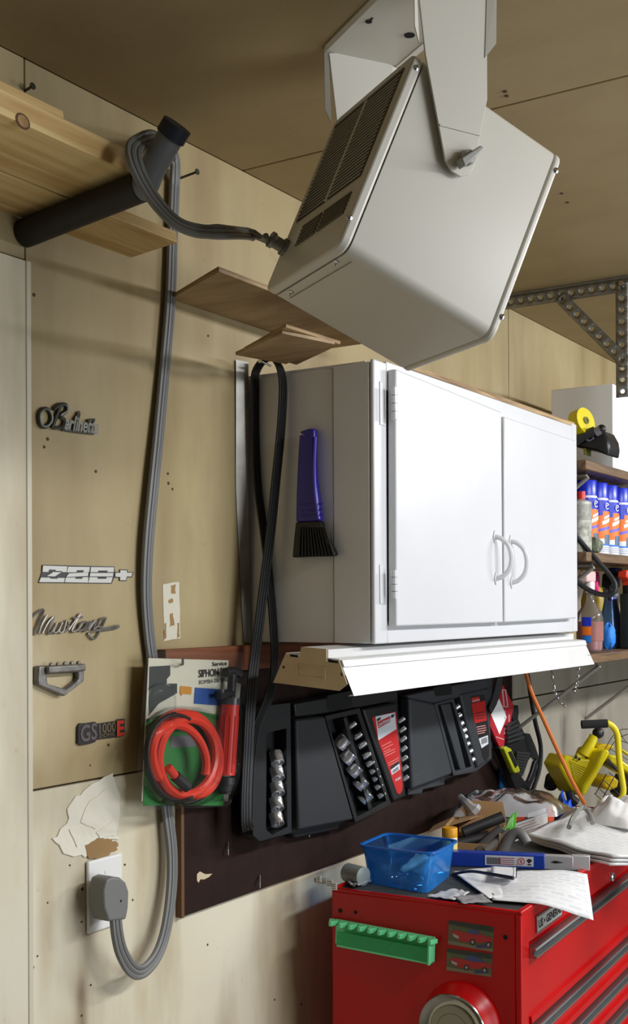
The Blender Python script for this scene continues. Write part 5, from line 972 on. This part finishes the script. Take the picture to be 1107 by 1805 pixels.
# cans
def can(x, y, lab):
    o = Vec((x, y, zt2+.0005)); R_ = .033
    t = thing('spray_can', lab, 'spray can', o, 'blue spray cans on the middle shelf')
    build(MB().lathe([(R_*.95, 0), (R_, .004), (R_, .150), (R_*.9, .158)], o, n=28), 'can_body', M('can_white', (236, 236, 238), .3), t)
    build(MB().lathe([(R_+.0003, .092), (R_+.0003, .1505)], o, n=28), 'blue_band', cblue, t)
    # stepped orange field seen from the room
    def arc(a0, a1, z0, z1, m, nm, k=.0006):
        n = 8; vs = []; fs = []
        for i in range(n+1):
            a = math.radians(a0+(a1-a0)*i/n)
            for z in (z0[0]+(z0[1]-z0[0])*i/n, z1[0]+(z1[1]-z1[0])*i/n): vs.append(o+Vec(((R_+k)*math.cos(a), (R_+k)*math.sin(a), z)))
        for i in range(n): fs.append((2*i, 2*i+2, 2*i+3, 2*i+1))
        build(MB().add(vs, fs), nm, m, t)
    arc(180, 290, (.045, .045), (.100, .100), orange, 'orange_field'); arc(205, 290, (.100, .100), (.108, .108), orange, 'orange_field'); arc(228, 290, (.108, .108), (.120, .120), orange, 'orange_field')
    arc(180, 290, (.060, .074), (.068, .082), M('print_violet', (110, 100, 210), .4), 'stripe', .0009); arc(225, 285, (.082, .094), (.092, .104), wht, 'lettering_block', .0010); arc(235, 285, (.097, .108), (.104, .114), wht, 'lettering_block', .0010)
    arc(240, 285, (.030, .030), (.056, .056), M('print_greyblue', (90, 110, 140), .4), 'picture', .0010); arc(180, 300, (.026, .026), (.031, .031), M('print_cyan', (40, 120, 210), .4), 'stripe', .0009)
    for z in (.010, .015, .020): arc(190, 290, (z, z), (z+.0015, z+.0015), M('print_pale_blue', (150, 160, 190), .5), 'print_line', .0009)
    a = math.radians(255); c = o+Vec(((R_+.001)*math.cos(a), (R_+.001)*math.sin(a), .134)); nx = Vec((math.cos(a), math.sin(a), 0)); tx = Vec((-nx.y, nx.x, 0))
    build(MB().tube([c+tx*.008*math.cos(k*.45+.6)+UZ*.008*math.sin(k*.45+.6) for k in range(12)], .0016, 6), 'logo_ring', wht, t); build(MB().tube([c-tx*.004, c+tx*.006+UZ*.004], .0014, 6), 'logo_bar', wht, t)
    build(MB().lathe([(R_*.93, .157), (R_*.93, .196), (R_*.88, .199), (0, .199)], o, n=28), 'cap', cblue, t)
cy = -.235
xc = lambda px: V(px, 930, 3.1).x
def xat(px, y): return W(px, 930, y).x
for px, lab in ((1032, 'blue spray can furthest left, half hidden by the cabinet'), (1052, 'blue spray can second from the left, behind the printed bottle'), (1070, 'blue spray can third from the left'), (1090, 'blue spray can fourth from the left')): can(xat(px, cy), cy, lab)
o = Vec((xat(1108, cy-.0), cy+.02, zt2+.0005)); t = thing('white_bottle', 'white rounded bottle behind the rightmost blue spray cans', 'bottle', o)
build(MB().lathe([(.034, 0), (.036, .01), (.036, .12), (.034, .15), (.024, .178), (.012, .19), (.012, .2)], o, n=24), 'body', wht, t); build(MB().tube([o+Vec((0, 0, .20)), o+Vec((0, 0, .21))], .012, 12), 'cap', wht, t)
o = Vec((xat(1030, -.27), -.262, zt2+.0005)); t = thing('printed_bottle', 'flat grey printed bottle with a red cap beside the cabinet', 'bottle', o)
build(MB().lathe([(.034, 0), (.036, .005), (.036, .132), (.012, .140)], o, n=24, sx=.7), 'body', M('print_grey_label', (206, 206, 194), .5, var=.8, vs=70, col2=(120, 112, 98)), t); build(MB().lathe([(.011, .14), (.011, .160), (0, .160)], o, n=16), 'cap', M('cap_red', (216, 40, 36), .4), t)
for k in range(12): build(MB().lathe([(.0365, .085+k*.0035), (.0365, .0865+k*.0035)], o, n=24, sx=.7), 'print_line', M('print_dim', (120, 120, 112), .5), t)
o = W(1052, 962, -.30); tag(build(MB().sph(Vec((W(1052, 962, -.277).x, -.272, zt2+.022)), .0215, rough=.25, seed=3), 'mesh_scrubber', M('scrubber_green', (150, 160, 136), .9, var=.8, vs=120, col2=(66, 72, 52), bump=1, bs=160), None), 'grey green mesh scrubber ball at the shelf front below the cans', 'scrubber')
# lower shelf
o = Vec((W(1040, 1150, -.24).x, -.24, zt1+.0005)); t = thing('spray_bottle', 'clear spray bottle half full of pink liquid next to the cabinet corner', 'bottle', o)
pr = [(.030, 0), (.034, .006), (.036, .06), (.036, .088), (.032, .106), (.021, .122), (.013, .136), (.012, .165)]
build(MB().lathe(pr, o, n=26), 'bottle', clear('bottle_clear', (236, 236, 236), .2, .1, .12, (220, 220, 220)), t)
build(MB().lathe([(.028, .002), (.032, .007), (.0345, .066), (0, .067)], o, n=24), 'liquid', M('pink_liquid', (206, 132, 134), .2), t)
build(MB().lathe([(.0364, .03), (.0364, .082)], o, n=24), 'label', clear('label_film', (210, 190, 190), .2, .3, .45, (214, 150, 140)), t)
build(MB().lathe([(.013, .16), (.014, .185), (.012, .19)], o, n=16), 'collar', wht, t); build(MB().obox(o+Vec((-.05, -.012, .188)), (.070, 0, 0), (0, .024, 0), (0, 0, .03)), 'trigger_head', M('trigger_pale_pink', (226, 190, 190), .4), t, bevel=.005); build(MB().tube([o+Vec((.012, -.013, .188)), o+Vec((.022, -.014, .160))], .006, 8), 'trigger', M('hot_pink', (232, 50, 130), .4), t)
for z0_, z1_, m_ in ((.070, .094, cblue), (.046, .068, orange), (.026, .044, M('print_cyan', (40, 120, 210), .4))):
    vs_ = []
    for i in range(9):
        a_ = math.radians(165+i*5)
        for z in (z0_, z1_): vs_.append(o+Vec((.0366*math.cos(a_), .0366*math.sin(a_), z)))
    build(MB().add(vs_, [(2*i, 2*i+2, 2*i+3, 2*i+1) for i in range(8)]), 'label_block', m_, t, sm=3)
o = Vec((W(1077, 1150, -.20).x, -.20, zt1+.0005)); t = thing('flared_bottle', 'teal and lilac flared bottle with a black trigger, behind the black hose loop', 'bottle', o)
build(MB().lathe([(.038, 0), (.040, .005), (.039, .025), (.030, .085), (.020, .135), (.0185, .15)], o, n=28), 'body', M('pearl_teal', (70, 150, 170), .25, .35, var=.8, vs=9, col2=(130, 130, 220)), t)
build(MB().lathe([(.0205, .150), (.022, .152), (.022, .172), (.018, .176)], o, n=20), 'collar', M('collar_grey', (150, 160, 172), .4), t); build(MB().obox(o+Vec((-.04, -.02, .176)), (.07, .0, 0), (0, .036, 0), (.01, 0, .042)), 'trigger_head', black, t, bevel=.006)
build(MB().tube([o+Vec((-.035, -.01, .18)), o+Vec((-.045, -.012, .14))], .006, 8), 'trigger', black, t); build(MB().obox(o+Vec((-.012, -.024, .205)), (.055, 0, 0), (0, .03, 0), (0, 0, .03)), 'blue_head', M('navy_plastic', (28, 44, 92), .4), t, bevel=.006)
P_ = W(1069, 1148, -.245); tag(build(MB().sph(Vec((P_.x, -.252, zt1+.038)), .030, (.75, .55, 1.25), rough=.35, seed=6), 'blue_sponge', M('sponge_blue', (36, 128, 226), .6, bump=.5, bs=60), None), 'bright blue sponge in front of the flared teal bottle', 'sponge')
o = Vec((W(1108, 1150, -.26).x, -.26, zt1+.0005)); t = thing('black_bottle', 'black square bottle with a purple label and orange trigger', 'bottle', o)
build(MB().extr([o+Vec((x, y, 0)) for x, y in rrect(-.034, -.015, .05, .015, .007)], (0, 0, .158)), 'body', M('bottle_black', (38, 44, 42), .35), t, bevel=.004)
lp_ = lambda x0, x1, z0, z1, m, nm, k=.0156: build(MB().obox(o+Vec((x0, -k, z0)), (x1-x0, 0, 0), (0, .0004, 0), (0, 0, z1-z0)), nm, m, t)
lp_(-.030, .045, .060, .108, M('label_purple', (140, 84, 160), .5), 'label'); lp_(-.030, .045, .012, .058, M('label_navy', (40, 40, 80), .5), 'label'); lp_(-.02, .045, .122, .14, yellow, 'label')
for z in (.066, .078, .094, .030, .045, .114): lp_(-.026, .04, z, z+.005, M('label_print_pale', (206, 196, 214), .5), 'print_line', .0159)
build(MB().tube([o+Vec((0, 0, .158)), o+Vec((0, 0, .182))], .016, 14), 'neck', black, t)
build(MB().extr([o+Vec(p) for p in ((-.055, -.014, .205), (-.05, -.014, .225), (.05, -.014, .228), (.05, -.014, .180), (-.012, -.014, .178), (-.02, -.014, .195))], (0, .028, 0)), 'trigger_head', M('trigger_orange', (232, 66, 38), .4), t, bevel=.004)
o = Vec((W(1046, 1150, -.13).x, -.13, zt1+.0005)); t = thing('yellow_bottle', 'yellow bottle with a pink cap at the back of the lowest shelf', 'bottle', o)
build(MB().lathe([(.034, 0), (.036, .01), (.036, .14), (.028, .17), (.018, .185)], o, n=24), 'body', M('ochre_plastic', (190, 160, 24), .4), t); build(MB().lathe([(.02, .185), (.021, .2), (.018, .225), (0, .226)], o, n=16), 'cap', M('hot_pink', (232, 50, 130), .4), t)
o = Vec((W(1026, 1150, -.055).x, -.055, zt1+.0005)); t = thing('white_bag', 'pale bag with red print behind the clear spray bottle', 'bag', o); build(MB().sph(o+Vec((0, 0, .115)), .05, (.8, .5, 2.3), rough=.25, seed=9), 'bag', M('pale_sack', (200, 186, 176), .6), t); build(MB().sph(o+Vec((.03, -.02, .20)), .022, (1, .5, 1.2), rough=.3, seed=4), 'red_print', M('crimson', (196, 30, 72), .5), t)
tag(build(MB().tube(smooth([V(1000, 925, 2.95), V(1024, 955, 2.97), V(1050, 985, 2.98), V(1072, 1010, 2.99), V(1084, 1030, 2.99), V(1080, 1046, 2.985), V(1060, 1048, 2.98), V(1038, 1040, 2.97), V(1018, 1026, 2.96), V(1000, 1010, 2.95)], 6), .0065, 10), 'black_hose', rubber, None), 'black hose loop hanging in front of the shelf bottles', 'hose')
# ================================================================== slotted steel hanger under the ceiling
FX = 2.995
def strap(nm, a, b, w, parent, m=galv, hs=.028):
    a, b = Vec(a), Vec(b); d = (b-a); L = d.length; d.normalize(); sd = Vec((1, 0, 0)).cross(d).normalized(); n = int(L/hs); st = L/n; mb = MB()
    for i in range(n):
        c = a+d*(st*(i+.5)); oc = [c+d*(.0062*math.cos(k*math.pi/4+math.pi/8))+sd*(.0062*math.sin(k*math.pi/4+math.pi/8)) for k in range(8)]
        h = st/2; sq = [c+d*x*h+sd*y*w/2 for x, y in ((1, .45), (.45, 1), (-.45, 1), (-1, .45), (-1, -.45), (-.45, -1), (.45, -1), (1, -.45))]
        co = [c+d*x*h+sd*y*w/2 for x, y in ((1, 1), (-1, 1), (-1, -1), (1, -1))]; k0 = len(mb.v)
        mb.v += oc+sq+co
        for k in range(8): mb.f.append((k0+k, k0+(k+1) % 8, k0+8+(k+1) % 8, k0+8+k))
        for cnr, (p, q) in ((16, (8, 9)), (17, (10, 11)), (18, (12, 13)), (19, (14, 15))): mb.f.append((k0+p, k0+cnr, k0+q))
    return build(mb, nm, m, parent, solid=.002, weld=True)
t = thing('steel_hanger', 'perforated galvanised steel frame hung from the ceiling at the right', 'hanger', (FX, -.3, 2.20))
yv = V(1098, 600, FX).y
strap('top_rail', (FX, .0-.002, 2.415), (FX, -.62, 2.415), .036, t); build(MB().box((FX, -.62, 2.434), (FX+.034, -.002, 2.4395)), 'rail_flange', galv, t)
zb_ = V(1104, 700, FX).z
strap('post', (FX-.004, yv, 2.425), (FX-.004, yv, zb_), .034, t)
build(MB().box((FX-.003, yv-.017, zb_), (FX+.03, yv-.0145, 2.425)), 'post_flange', galv, t)
da, db_ = V(985, 522, FX-.006), V(1104, 640, FX-.006); strap('brace', da, db_, .032, t)
build(MB().disc(V(1096, 500, FX-.006), (-1, 0, 0), .007, .006, 6), 'bolt', steel, t)
